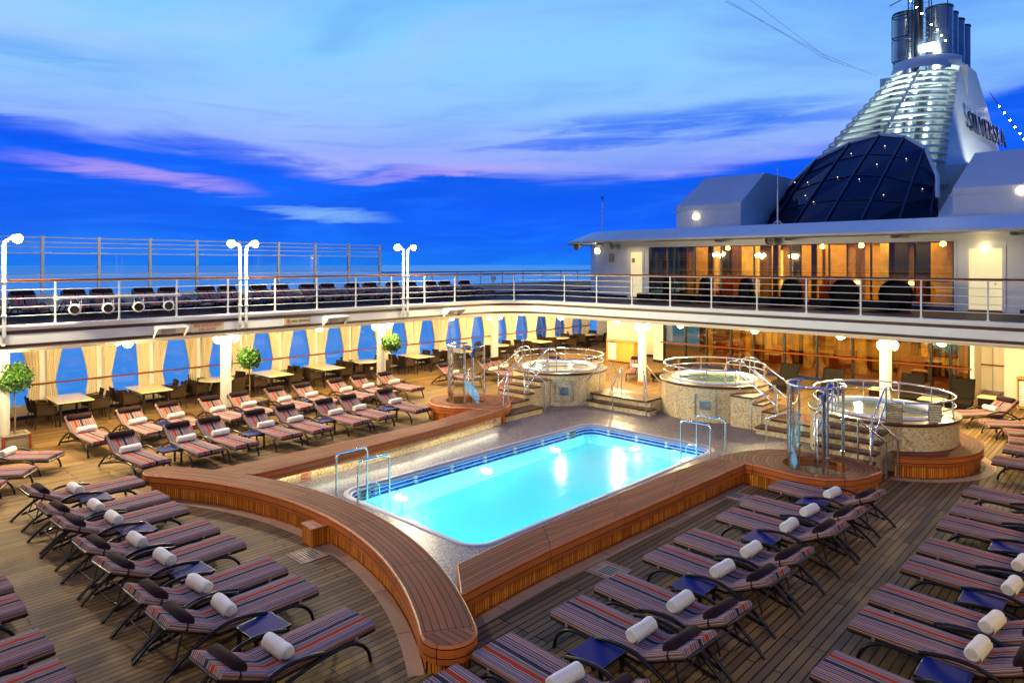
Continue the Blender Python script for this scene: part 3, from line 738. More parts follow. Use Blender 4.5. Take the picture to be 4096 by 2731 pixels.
# ------------------------------------------------------------------ BENCHES around the pool
def bench(name,label,outer,inner,ends=(True,True),mosaic_side=True,slat_outer=True,base_in=.075,joints=True,zt=.5):
    """outer = deck side edge, inner = pool side edge (same count)"""
    n=len(outer); t=thing(name,label,'bench',((outer[n//2][0]+inner[n//2][0])/2,(outer[n//2][1]+inner[n//2][1])/2,0),world=True)
    def cap(pa,pb,k=8):   # half disc from pa round to pb
        c=((pa[0]+pb[0])/2,(pa[1]+pb[1])/2); r=math.hypot(pa[0]-pb[0],pa[1]-pb[1])/2; a0=math.atan2(pa[1]-c[1],pa[0]-c[0])
        return [(c[0]+r*math.cos(a0+PI*i/k),c[1]+r*math.sin(a0+PI*i/k)) for i in range(k+1)]
    # outline running: outer forward, end cap, inner backward, start cap  (made counter-clockwise)
    area=0; ol=list(outer)+list(inner[::-1])
    for i in range(len(ol)): a,b=ol[i],ol[(i+1)%len(ol)]; area+=a[0]*b[1]-b[0]*a[1]
    if area<0: outer,inner=outer[::-1],inner[::-1]; ends=ends[::-1]
    ol=list(outer)
    if ends[1]: ol+=cap(outer[-1],inner[-1])[1:-1]
    ol+=list(inner[::-1])
    if ends[0]: ol+=cap(inner[0],outer[0])[1:-1]
    ins=offs(ol,.03)
    # top: strip with UV along
    mb=MB(); ln=0; rows=[];uv=[]
    no=len(outer)
    io=[ins[i] for i in range(no)]
    e1=len(cap(outer[-1],inner[-1]))-2 if ends[1] else 0
    ii=[ins[no+e1+(no-1-i)] for i in range(no)]
    for i in range(no):
        if i: ln+=math.hypot((io[i][0]+ii[i][0]-io[i-1][0]-ii[i-1][0])/2,(io[i][1]+ii[i][1]-io[i-1][1]-ii[i-1][1])/2)
        wd=math.hypot(io[i][0]-ii[i][0],io[i][1]-ii[i][1])
        rows.append([(*io[i],zt),(*ii[i],zt)]); uv.append([(ln,0.049),(ln,.049+.098*round(wd/.098))])
    mb.grid(rows,uv,False,False)
    for which in (0,1):
        if ends[which]:
            pts=[ins[no-1]]+ins[no:no+e1]+[ins[no+e1]] if which else [ins[no+e1+no-1]]+ins[no+e1+no:]+[ins[0]]
            mb.face([(x,y,zt) for x,y in pts])
    mb.build('seat_top','bench_top',t)
    MB().sweep(ol,[(.03,zt),(.012,zt-.008),(0,zt-.03),(0,zt-.22),(.02,zt-.225),(base_in,zt-.225)],True,v0=.055,smooth=False).build('seat_edge','bench_fascia',t)
    def side(path,o,z0,z1,mat,nm):
        MB().sweep(path,[(o,z0),(o,z1)],False).build(nm,mat,t)
    # outer slats / inner mosaic
    side(outer,base_in,.03,.28,'bench_slats','slatted_base'); side(outer,base_in-.012,0.0,.03,'bench_fascia','plinth')
    if mosaic_side: side(inner[::-1],base_in,ZS,.28,'mosaic_cream','tiled_side')
    else: side(inner[::-1],base_in,0,.28,'bench_slats','slatted_base')
    for which in (0,1):
        if ends[which]:
            a,b=(outer[-1],inner[-1]) if which else (inner[0],outer[0])
            p=offs(ol,base_in+.02); 
            pts=([p[no-1]]+[p[no+e1]]) if which else ([p[no+e1+no-1]]+[p[0]])
            MB().sweep(pts,[(0,.0),(0,.28)],False).build('end_panel','bench_slats',t)
    return t
ao=[(-11.1+8.5*math.cos(R(a)),-1.9+8.5*math.sin(R(a))) for a in [122.5-65*i/30 for i in range(31)]]
ai=[(-11.1+9.22*math.cos(R(a)),-1.9+9.22*math.sin(R(a))) for a in [122.5-65*i/30 for i in range(31)]]
bench('pool_bench','curved teak bench across the near end of the pool with rounded tips',ao,ai)
lo=[(-15.13,6.0),(-15.12,8),(-15.13,10),(-15.15,12),(-15.3,13.3),(-15.55,14.6)]
li=[(-14.15,6.9),(-14.15,8),(-14.27,10),(-14.4,12),(-14.6,13.6),(-14.86,15.3)]
def subd(p,k=4): return [(q.x,q.y) for q in smooth([(x,y) for x,y in p],k)]
bl=bench('pool_bench','long straight teak bench along the far side of the pool, lit from below',subd(lo),subd(li),(False,False),zt=.494)
ro=[(-6.93,6.3),(-7.0,8.2),(-6.93,10.9),(-6.85,13.5),(-6.8,14.95)]
ri=[(-7.68,6.9),(-7.76,8.8),(-7.72,12.4),(-7.55,14.8),(-7.4,15.6)]
br=bench('pool_bench','straight teak bench along the near right side of the pool',subd(ro),subd(ri),(False,False),zt=.497)
# warm light strips tucked under the benches on the pool side
for (p,q) in (((-14.22,7.3),(-14.3,11.2)),((-14.32,11.3),(-14.75,14.9))):
    a=Vector((p[0]-.01,p[1],.268)); b_=Vector((q[0]-.01,q[1],.268))
    mid=(a+b_)/2; ang=math.atan2((b_-a).y,(b_-a).x)
    light('AREA',(mid.x+.06,mid.y,.262),17,(1,.97,.68),'strip_lamp',(b_-a).length,(R(-32),0,ang),sy=.06)
# depth lettering on the mosaic wall
wall_text(['DEPTH','5½ FT.','(1.60 MT.)'],-14.22,8.15,.20,(1,0,0),.085,'orange_text',bl,1.1)
wall_text(['DEPTH','3½ FT.','(1.00 MT.)'],-14.88,14.85,.20,(1,-.17,0),.085,'orange_text',bl,1.05)
# mosaic wall of the left bench drops from the seat to the surround
# bench rings round the showers
def ring_bench(cx,cy,hr_,poly,label,slat_arc):
    t=thing('shower_bench',label,'bench',(cx,cy,0),world=True)
    angs=[2*PI*i/72 for i in range(72)]
    pts=[rayhit(poly,(cx,cy),a) for a in angs]
    ins=offs(pts,.03)
    rows=[[(cx+hr_*math.cos(a),cy+hr_*math.sin(a),.503) for a in angs]]; uv=[[(a*.9,hr_+.0) for a in angs+[2*PI]]]
    K=3
    for k in range(1,K+1):
        f=k/K; rows.append([(cx+hr_*math.cos(a)+(x-cx-hr_*math.cos(a))*f,cy+hr_*math.sin(a)+(y-cy-hr_*math.sin(a))*f,.503) for a,(x,y) in zip(angs,ins)])
        rad=[math.hypot(p[0]-cx,p[1]-cy) for p in rows[-1]]; uv.append([(a*.9,r_) for a,r_ in zip(angs+[2*PI],rad+[rad[0]])])
    MB().grid(rows,uv,True,False).build('seat_top','bench_top',t)
    MB().sweep(pts,[(.03,.503),(.01,.495),(0,.475),(0,.28),(.07,.277)],True,v0=.055).build('seat_edge','bench_fascia',t)
    MB().lathe([(hr_,.503),(hr_,.28)],cx,cy,48).build('inner_edge','bench_fascia',t)
    MB().lathe([(hr_+.03,.3),(hr_+.03,.02)],cx,cy,48).build('inner_tiles','mosaic_cream',t)
    MB().lathe([(0,.10),(hr_+.03,.10)],cx,cy,32).build('drain_tray','mosaic_cream',t)
    MB().sweep(pts,[(.075,.0),(.075,.285)],True).build('slatted_base','bench_slats',t)
    return t
s1=(-16.75,15.5); s2=(-5.6,15.87)
ring_bench(*s1,.68,[(-17.95,15.2),(-17.8,14.8),(-17.5,14.45),(-17.1,14.25),(-16.65,14.2),(-16.1,14.4),(-15.62,14.75),(-14.95,14.9),(-14.92,15.5),(-15.1,15.9),(-15.45,16.25),(-15.7,16.7),(-16.5,16.72),(-17.2,16.66),(-17.7,16.3),(-17.95,15.8)],'round teak bench ring carrying the left shower','all')
ring_bench(*s2,.68,[(-7.62,14.8),(-6.75,14.92),(-6.2,14.86),(-5.6,14.78),(-5.05,14.92),(-4.65,15.3),(-4.45,15.8),(-4.36,16.3),(-4.4,16.55),(-4.75,16.72),(-5.3,16.85),(-6.0,16.85),(-6.55,16.72),(-6.95,16.45),(-7.25,15.95)],'round teak bench ring carrying the right shower','all')

# deck margin planks along the benches, drains, post box
mg=MB(); mg.sweep([(x,y) for x,y in ao],[(.08,.004),(-.14,.004)]); mg.sweep(subd(ro),[(.08,.004),(-.14,.004)]); mg.sweep(subd(lo)[::-1],[(-.08,.004),(.14,.004)])
mg.sweep(arc(-5.34,19.97,2.42,-70,60,24),[(.14,.0045),(-.1,.0045)])
struct(mg.build('deck_margin','margin_teak'))
def drain(x,y,rz,label):
    t=thing('deck_drain',label,'drain',(x,y,0),rz)
    MB().box(-.28,.28,-.28,.28,.001,.007).build('frame','margin_teak',t)
    mb=MB().box(-.15,.15,-.15,.15,.007,.012); mb.build('plate','sign_cream',t)
    mb=MB()
    for i in range(6):
        mb=MB().box(-.13,.14,-.13+i*.05-.012,-.13+i*.05+.012,.012,.0145); mb.build('slot','dark_text',t)
drain(-10.65,6.15,R(45)*0,'square deck drain near the wooden post box by the curved bench'); drain(-6.52,9.2,0,'square deck drain beside the third lounger along the right bench'); drain(-6.62,14.05,0,'square deck drain in the corner by the right shower bench')
t=thing('post_box','small slatted wooden box standing against the curved bench','box',(-10.95,6.66,0),R(-5))
MB().box(-.22,.16,-.34,.14,.03,.34).build('body','bench_slats',t); MB().box(-.24,.18,-.36,.14,.34,.355).build('lid','bench_fascia',t)
t=thing('bench_post','short slatted post under the near tip of the curved bench','post',(-6.42,5.58,0),R(0))
MB().box(-.13,.13,-.17,.1,0,.275).build('post','bench_slats',t)

# ================================================================== HOT TUBS
def rail_tube(t,pts,r=.02,nm='handrail'): MB().tube([Vector(p) for p in pts],r,10).build(nm,'chrome',t)
def hot_tub(cx,cy,label,gap,panel,signs=False,bench_arc=None):
    t=thing('hot_tub',label,'hot tub',(cx,cy,0),world=True)
    MB().lathe([(1.74,.0),(1.74,1.1)],cx,cy,72).build('tiled_wall','mosaic_cream',t)
    MB().lathe([(1.74,1.09),(1.80,1.1),(1.81,1.16),(1.78,1.175)],cx,cy,72).build('deck_edge','tread_wood',t)
    rows=[];uv=[]
    for r_ in (1.78,1.63,1.48,1.38): rows.append([(cx+r_*math.cos(2*PI*j/72),cy+r_*math.sin(2*PI*j/72),1.175) for j in range(72)]); uv.append([(2*PI*j/72*1.5,r_) for j in range(73)])
    MB().grid(rows,uv,True,False).build('deck_ring','tread_wood',t)
    MB().lathe([(1.40,1.17),(1.41,1.22),(1.37,1.245),(1.23,1.23),(1.2,1.19),(1.18,1.1),(1.0,.65),(.55,.5),(0,.48)],cx,cy,64).build('basin','acrylic',t)
    MB().lathe([(1.195,1.165),(0,1.165)],cx,cy,48).build('water','spa_water',t)
    g0,g1=gap
    def ra(r_,z,a0,a1,n=56): return [(cx+r_*math.cos(R(a0+(a1-a0)*i/n)),cy+r_*math.sin(R(a0+(a1-a0)*i/n)),z) for i in range(n+1)]
    MB().tube(ra(1.66,1.65,g1,g0+360),.024,8).build('guard_rail','chrome',t); MB().tube(ra(1.66,1.43,g1,g0+360),.016,8).build('guard_rail','chrome',t)
    nn=10
    for i in range(nn+1):
        a=R(g1+2+(g0+360-g1-4)*i/nn); x,y=cx+1.66*math.cos(a),cy+1.66*math.sin(a); MB().tube([(x,y,1.175),(x,y,1.64)],.016,8).lathe([(.04,1.19),(.04,1.176)],x,y,10).build('rail_post','chrome',t)
    # access panel with vent
    a=R(panel); ux,uy=math.cos(a),math.sin(a); M=Matrix.Translation((cx+ux*1.73,cy+uy*1.73,-.1))@Matrix.Rotation(a,4,'Z')
    mb=MB()
    for (y0,y1,z0,z1) in ((-.33,.33,.28,.295),(-.33,.33,.99,1.005),(-.33,-.315,.295,.99),(.315,.33,.295,.99)): mb.box(-.06,.03,y0,y1,z0,z1)
    mb.xf(M).build('panel_frame','steel_grey',t)
    mb=MB().box(.0,.03,-.17,.17,.5,.8)
    mb.xf(M).build('vent_back','steel_grey',t)
    mb=MB()
    for k in range(8): mb.box(.03,.04,-.15,.15,.525+k*.033,.54+k*.033)
    mb.xf(M).build('vent_grille','dark_metal',t)
    light('POINT',(cx,cy,.85),9,(.75,1,.82),'spa_lamp',.2)
    if bench_arc:
        a0,a1=bench_arc; n=40; rows=[];uv=[]
        for r_ in (1.74,1.95,2.25): rows.append([(cx+r_*math.cos(R(a0+(a1-a0)*i/n)),cy+r_*math.sin(R(a0+(a1-a0)*i/n)),.5) for i in range(n+1)]); uv.append([(R(a1-a0)*i/n*2,r_) for i in range(n+1)])
        MB().grid(rows,uv,False,False).build('bench_seat','bench_top',t)
        MB().sweep(arc(cx,cy,2.25,a0,a1,n),[(0.02,.5),(0,.49),(0,.28),(.08,.277)],v0=.055).build('bench_edge','bench_fascia',t)
        MB().sweep(arc(cx,cy,2.18,a0,a1,n),[(0,0),(0,.28)]).build('bench_base','bench_slats',t)
    return t
T1=(-16.43,19.97); T2=(-10.94,21.55); T3=(-5.34,19.97)
hot_tub(*T1,'round cream mosaic hot tub at the left of the three',(-112,-68),-45,bench_arc=(120,262))
hot_tub(*T2,'round cream mosaic hot tub in the middle of the three',(-38,6),-72)
t3=hot_tub(*T3,'round cream mosaic hot tub at the right, behind the right shower',(-112,-68),-122,bench_arc=(-68,150))
def sign(x,y,z,w_,h_,rz,lines,label,tilt=0):
    t=thing('notice_sign',label,'sign',(x,y,z),rz)
    MB().box(-w_/2,w_/2,-.006,.006,-h_/2,h_/2).build('board','sign_cream',t)
    f=MB().box(-w_/2-.012,w_/2+.012,-.009,.004,h_/2,h_/2+.012).box(-w_/2-.012,w_/2+.012,-.009,.004,-h_/2-.012,-h_/2).box(-w_/2-.012,-w_/2,-.009,.004,-h_/2,h_/2).box(w_/2,w_/2+.012,-.009,.004,-h_/2,h_/2)
    f.build('frame','sign_frame',t)
    n=len(lines)
    for i,s in enumerate(lines):
        text(s,h_/(n+1.2)*.85,Matrix.Translation((0,-.009,h_/2-(i+1)*h_/(n+1)))@Matrix.Rotation(R(90),4,'X'),'dark_text','lettering',t,.001,1.0)
def tubsign(a,z,w_,h_,lines,label):
    x,y=T3[0]+1.70*math.cos(R(a)),T3[1]+1.70*math.sin(R(a)); sign(x,y,z,w_,h_,R(28),lines,label)
tubsign(-66,1.52,.34,.2,['Attention','No diving or jumping','Children must be supervised'],'small framed notice at the upper left on the rail of the right hot tub')
tubsign(-66,1.28,.34,.2,['Please use the shower','before entering the','pool or the jacuzzi'],'small framed notice at the lower left below another on the right hot tub rail')
tubsign(-33,1.40,.26,.42,['Spa Guidelines','Limit your stay to','fifteen minutes','No food or drink','No soap or oils','Shower before use'],'tall framed notice on the rail of the right hot tub')
x,y=T1[0]+1.66*math.cos(R(-150)),T1[1]+1.66*math.sin(R(-150))
sign(x,y,1.55,.2,.32,R(0),['Spa','Rules'],'small framed notice at the left end of the left hot tub rail')

# steps, platforms and their chrome handrails
def tread(mb,x0,x1,y0,y1,z): mb.box(x0,x1,y0,y1,z-.055,z)
def steps(label,treads,risers,plats,grates=()):
    t=thing('tub_steps',label,'steps',((treads[0][0]+treads[0][1])/2,(treads[0][2]+treads[0][3])/2,0),world=True)
    for (x0,x1,y0,y1,z) in treads: MB().box(x0,x1,y0,y1,z-.055,z).build('tread','tread_wood',t)
    mb=MB()
    for q in risers: mb.box(*q)
    mb.build('tiled_base','mosaic_cream',t)
    for (x0,x1,y0,y1,z) in plats: MB().box(x0,x1,y0,y1,z-.06,z).build('platform','tread_wood',t)
    for (x0,x1,y0,y1,z) in grates:
        mb=MB(); k=0
        while x0+k*.05<x1: mb.box(x0+k*.05,x0+k*.05+.022,y0,y1,z+.0,z+.004); k+=1
        mb.build('grating','bench_fascia',t)
    return t
def hrail(label,paths,posts,world=(0,0,0)):
    t=thing('step_handrail',label,'handrail',(posts[0][0],posts[0][1],posts[0][2]),world=True)
    for p in paths: MB().tube(smooth(p,1),.021,10).build('handrail','chrome',t)
    for x,y,z0,z1 in posts: MB().tube([(x,y,z0),(x,y,z1)],.02,10).lathe([(.045,z0+.015),(.045,z0)],x,y,12).build('post','chrome',t)
    return t
# tub 1 steps (descend towards -y), x -16.6..-15.2
def std_steps(cx,x0,x1,yt,label,plat,low,mir):
    tr=[(x0,x1,yt-.33,yt+.25,.99),(x0-.0,x1,yt-.64,yt-.28,.81),(x0,x1,yt-.95,yt-.59,.63)]+low
    ri=[(x0+.06,x1-.06,yt-.28,yt+.3,0,.933),(x0+.06,x1-.06,yt-.59,yt-.28,0,.753),(x0+.06,x1-.06,yt-.9,yt-.59,0,.573)]
    for p in plat: ri.append((p[0]+.05,p[1]-.05,p[2]+.05,min(p[3]-.05,yt-.9),.0,.388))
    for p in low: ri.append((p[0]+.0,p[1]-.03,p[2]+.03,p[3]-.02,.0,p[4]-.057))
    return steps(label,tr,ri,plat,[(p[0]+.25,p[1]-.25,p[2]+.25,min(p[3],yt-.85)-.05,p[4]) for p in plat[:1]])
std_steps(T1[0],-16.9,-15.5,18.12,'wooden steps with mosaic risers up to the left hot tub',[(-16.85,-15.5,15.95,17.25,.45)],[(-15.55,-15.0,15.6,17.4,.23)],1)
std_steps(T3[0],-6.12,-4.72,18.12,'wooden steps with mosaic risers up to the right hot tub',[(-6.2,-4.72,16.5,17.25,.45)],[(-6.8,-6.2,16.8,18.1,.23)],1)
# tub 2 steps (descend towards +x)
steps('wooden steps with mosaic risers up to the middle hot tub',
 [(-9.6,-8.88,19.95,21.3,.99),(-8.93,-8.57,19.97,21.3,.81),(-8.62,-8.24,20.0,21.35,.63),(-8.65,-7.0,19.55,20.0,.23)],
 [(-9.6,-8.94,20.0,21.25,0,.933),(-8.94,-8.63,20.0,21.25,0,.753),(-8.63,-8.3,20.05,21.3,0,.573),(-8.35,-6.85,19.96,21.3,0,.388),(-8.62,-7.0,19.6,19.95,.0,.173)],
 [(-8.32,-6.8,19.9,21.35,.45)],[(-7.8,-7.1,20.2,21.1,.45)])
# step-over between tub 1 and tub 2
steps('wide wooden step-over with mosaic risers between the left and middle hot tubs',
 [(-14.75,-12.1,19.35,19.8,.23)],[(-14.7,-12.1,19.4,19.75,.0,.173),(-14.65,-12.3,19.73,20.7,0,.388)],[(-14.75,-12.4,19.62,20.9,.45)],[(-14.1,-12.6,19.75,20.5,.45)])
def stair_rail(label,x,y0,mir=1):
    # platform foot -> angled -> tub top hoop
    p=[(x,y0-1.02,.45),(x,y0-1.02,1.30),(x,y0-.05,1.92),(x,y0+.12,2.02),(x,y0+.42,2.03),(x,y0+.58,1.95),(x,y0+.66,1.75),(x,y0+.66,1.18)]
    low=[(x,y0-.95,1.32),(x,y0-1.5 if False else y0-.95,1.32)]
    t=hrail(label,[p,[(x,y0-1.02,.8),(x,y0+.2,1.65)]],[(x,y0+.2,1.175,2.02)])
    return t
stair_rail('chrome handrail on the left of the steps to the left hot tub',-16.82,18.12)
stair_rail('chrome handrail on the right of the steps to the left hot tub',-15.58,18.12)
stair_rail('chrome handrail on the left of the steps to the right hot tub',-6.05,18.12)
stair_rail('chrome handrail on the right of the steps to the right hot tub',-4.8,18.12)
def stair_rail2(label,y,x0):
    p=[(x0+.95,y,.45),(x0+.95,y,1.30),(x0+.0,y,1.92),(x0-.15,y,2.02),(x0-.45,y,2.03),(x0-.60,y,1.95),(x0-.68,y,1.75),(x0-.68,y,1.18)]
    hrail(label,[p,[(x0+.95,y,.8),(x0-.2,y,1.65)]],[(x0-.2,y,1.175,2.02)])
stair_rail2('chrome handrail on the near side of the steps to the middle hot tub',20.1,-9.15)
stair_rail2('chrome handrail on the far side of the steps to the middle hot tub',21.15,-9.15)
def slant(label,p0,z0,p1,z1,h0=.98,h1=.85):
    hrail(label,[[(p0[0],p0[1],z0+h0),(p1[0],p1[1],z1+h1)]],[(p0[0],p0[1],z0,z0+h0),(p1[0],p1[1],z1,z1+h1)])
slant('short slanted chrome rail beside the bench end at the left hot tub steps',(-15.5,16.2),.45,(-15.05,15.5),ZS)
slant('short slanted chrome rail on the pool side of the left hot tub steps',(-15.6,17.3),.45,(-15.0,17.5),ZS,1.05,1.0)
slant('slanted chrome rail left of the step-over between hot tubs',(-14.4,19.75),.45,(-14.6,19.2),ZS)
slant('slanted chrome rail right of the step-over against the middle hot tub',(-12.6,19.8),.45,(-12.2,19.3),ZS)
slant('central slanted chrome rail on the step-over between hot tubs',(-13.5,19.8),.45,(-13.45,19.2),ZS)
slant('far left slanted chrome rail behind the step-over',(-14.55,20.7),.45,(-14.7,21.3),0)
slant('far right slanted chrome rail behind the step-over',(-13.1,20.75),.45,(-12.9,21.3),0)
slant('slanted chrome rail at the corner of the middle hot tub steps',(-8.25,20.1),.45,(-8.75,19.6),ZS)
slant('slanted chrome rail on the mosaic floor left of the right shower',(-6.85,18.0),.23,(-7.65,18.05),ZS)
slant('slanted chrome rail at the deck foot right of the right shower',(-5.0,16.85),.45,(-4.55,17.4),0,1.0,.9)
slant('outer slanted chrome rail against the right hot tub bench',(-4.85,17.4),.45,(-4.42,17.85),0,1.02,.9)

# ------------------------------------------------------------------ showers
def shower(cx,cy,label,a0,a1,ph):
    t=thing('shower_cubicle',label,'shower',(cx,cy,.1),world=True); r_=.6
    pa=lambda r,z,b0,b1,n:[(cx+r*math.cos(R(b0+(b1-b0)*i/n)),cy+r*math.sin(R(b0+(b1-b0)*i/n)),z) for i in range(n+1)]
    g=pa(r_,.2,a0,a1,30); h=pa(r_,2.28,a0,a1,30)
    MB().grid([g,h]).build('curved_glass','clear_glass',t)
    MB().tube(pa(r_,2.32,a0-12,a1+12,40)+[],.03,10).build('top_rail','chrome',t)
    for b_ in (a0,a0+(a1-a0)*.33,a0+(a1-a0)*.66,a1):
        x,y=cx+r_*math.cos(R(b_)),cy+r_*math.sin(R(b_)); MB().tube([(x,y,.1),(x,y,2.32)],.024,10).build('post','chrome',t)
        for z in (.75,1.45): MB().box(x-.035,x+.035,y-.035,y+.035,z,z+.08,R(b_)).build('glass_clamp','chrome',t)
    x,y=cx+.12,cy+.18
    MB().tube([(x,y,.1),(x,y,1.85),(x+.0,y-.05,1.98),(x-.02,y-.12,2.05)],.045,12).build('shower_column','chrome',t)
    mb=MB().tube([(x,y-.02,1.93),(x-.02,y-.02,2.36)],.06,12); mb.xf(Matrix.Translation((x,y,1.95))@Matrix.Rotation(R(25),4,'Y')@Matrix.Translation((-x,-y,-1.95))); mb.build('shower_head','blue_plastic',t)
    MB().tube([(x-.1,y-.1,.4),(x-.1,y-.1,1.5),(x-.05,y-.05,1.55)],.02,8).build('hand_bar','chrome',t)
    # curved blue-lit acrylic leaf
    rows=[]
    for j in range(13):
        v=j/12; wd=.34*math.sin(PI*(.08+.88*v))**.8; ra_=[]
        for i in range(9):
            u=i/8-.5; a=R(ph+60*(.5-v)+math.degrees(wd*.8*u/.5)); z=.52+.72*v+.18*u*(1-v)
            ra_.append((cx+.52*math.cos(a),cy+.52*math.sin(a),z))
        rows.append(ra_)
    MB().grid(rows).build('light_panel','blue_leaf',t)
    return t
shower(*s1,'tall curved glass shower cubicle with chrome ring at the left',-215,40,-20)
shower(*s2,'tall curved glass shower cubicle with chrome ring at the right',-215,40,-150)

# ================================================================== LOUNGERS
def side_frame(y,z0=0):
    s=1 if y>0 else -1; Y=y
    front=smooth([(.12,Y+s*.03,.0),(.17,Y+s*.03,.16),(.30,Y+s*.02,.285),(.48,Y+s*.01,.335),(.8,Y+s*.0,.325),(1.25,Y,.265),(1.75,Y,.15),(2.02,Y,.10)],3)
    arm=smooth([(.82,Y+s*.03,.40),(1.05,Y+s*.035,.455),(1.3,Y+s*.035,.475),(1.52,Y+s*.03,.43),(1.80,Y+s*.02,.30),(2.05,Y+s*.015,.13),(2.2,Y+s*.01,.0)],3)
    return front,arm
def cushion_mb(ang):
    ca,sa=math.cos(ang),math.sin(ang); path=[]; seat=1.40
    N1=12
    for i in range(N1+1): path.append((seat*i/N1,.345,0))
    for i in range(1,4): a=ang*i/4; path.append((path[-1][0]+.03*math.cos(a),path[-1][1]+.03*math.sin(a),a))
    for i in range(1,8): path.append((path[-1][0]+.09*ca,path[-1][1]+.09*sa,ang))
    sec=[(-.335,0),(-.345,.025),(-.34,.055),(-.31,.075)]+[(-.31+.62*k/6,.077) for k in range(1,6)]+[(.31,.075),(.34,.055),(.345,.025),(.335,0)]
    rows=[];uv=[];s=0
    rnd=random.Random(3)
    for i,(x,z,a) in enumerate(path):
        if i: s+=math.hypot(x-path[i-1][0],z-path[i-1][1])
        nx,nz=-math.sin(a),math.cos(a); row=[];u=[]
        for k,(y,h) in enumerate(sec):
            hh=h+(rnd.uniform(-.004,.004) if 3<k<9 else 0)
            row.append((x+nx*hh,y,z+nz*hh)); 
            vv=y if 3<=k<=9 else (y-(.075-h)*1.0 if y<0 else y+(.075-h)*1.0)
            u.append((s,vv))
        rows.append(row);uv.append(u)
    mb=MB(); mb.grid(rows,uv,False,True)
    for r_,fl in ((rows[0],False),(rows[-1],True)):
        u=[(0 if not fl else s+(.1),p[1]) for p in r_]; mb.face(r_ if not fl else r_[::-1],u if not fl else u[::-1])
    mb.face([rows[0][0],rows[N1][0],rows[N1][-1],rows[0][-1]]); mb.face([rows[N1][0],rows[-1][0],rows[-1][-1],rows[N1][-1]])
    return mb,path
def make_lounger(kind,mat):
    ang=R(26) if kind=='flat' else R(38)
    t=thing('sun_lounger','x','sun lounger')
    mb,path=cushion_mb(ang); mb.build('cushion',mat,t)
    hx,hz,_=path[13] if len(path)>13 else path[-1]; ex,ez,_=path[-1]; nx,nz=-math.sin(ang),math.cos(ang); dx,dz=math.cos(ang),math.sin(ang)
    # headrest: half round bolster across, with strap
    ho=.24 if kind=='flat' else .10; bx,bz=ex-dx*ho+nx*.075,ez-dz*ho+nz*.075
    rows=[]
    for yy,sc_ in ((-.30,.0),(-.295,.75),(-.275,1),(.275,1),(.295,.75),(.30,.0)):
        rows.append([(bx+dx*(math.cos(PI*k/8)*.10*max(sc_,.2))+nx*(math.sin(PI*k/8)*.09*max(sc_,.2)),yy,bz+dz*(math.cos(PI*k/8)*.10*max(sc_,.2))+nz*(math.sin(PI*k/8)*.09*max(sc_,.2))) for k in range(9)])
    hd=MB().grid(rows).build('headrest','headrest_fabric',t)
    sp=MB()
    for s in (-1,1):
        MB().tube([(bx,s*.29,bz+.01),(bx-nx*.05,s*.35,bz-nz*.03),(bx-nx*.12,s*.352,bz-nz*.12)],.013,5).build('strap','headrest_fabric',hd)
    # frames
    mb=MB()
    for s in (-1,1): mb.tube([(.0,s*.32,.322),(1.42,s*.32,.322)],.024,6)
    mb.tube([(.0,-.32,.322),(0,.32,.322)],.024,6).tube([(1.0,-.32,.32),(1.0,.32,.32)],.016,6)
    mb.box(.02,1.4,-.30,.30,.325,.335); mb.build('seat_frame','frame_brown',t)
    mb=MB()
    for s in (-1,1): mb.tube([(hx,s*.32,hz-.02),(ex-nx*.02,s*.32,ez-nz*.02)],.022,6)
    mb.tube([(ex-nx*.02,-.32,ez-nz*.02),(ex-nx*.02,.32,ez-nz*.02)],.022,6)
    mb.face([(hx-nx*.012,-.31,hz-nz*.012),(ex-nx*.012,-.31,ez-nz*.012),(ex-nx*.012,.31,ez-nz*.012),(hx-nx*.012,.31,hz-nz*.012)]); mb.build('backrest_frame','frame_brown',t)
    for s in (-1,1):
        f,a=side_frame(s*.37)
        MB().tube(f,.023,8).build('front_leg','frame_brown',t); MB().tube(a,.026,8).build('arm_leg','frame_brown',t)
        q=.62; MB().tube([(hx+(ex-hx)*q,s*.2,hz+(ez-hz)*q-.03),(1.93,s*.24,.17)],.012,6).build('prop_rod','frame_brown',t)
    MB().tube([(.45,-.37,.33),(.45,.37,.33)],.02,6).build('stretcher','frame_brown',t)
    MB().tube([(1.8,-.37,.26),(1.8,.37,.26)],.013,6).build('stretcher','frame_brown',t); MB().tube([(1.95,-.375,.13),(1.95,.375,.13)],.013,6).build('stretcher','frame_brown',t)
    mb=MB()
    for s in (-1,1): mb.box(.28,.315,s*.35-.01,s*.35+.01,.29,.37)
    mb.build('fabric_tie',mat,t)
    return t
PROT={}
for kind in ('flat','raised'):
    for mt in ('stripe_a','stripe_b'):
        o=make_lounger(kind,mt); PROT[(kind,mt)]=[o,tree_of(o),False]
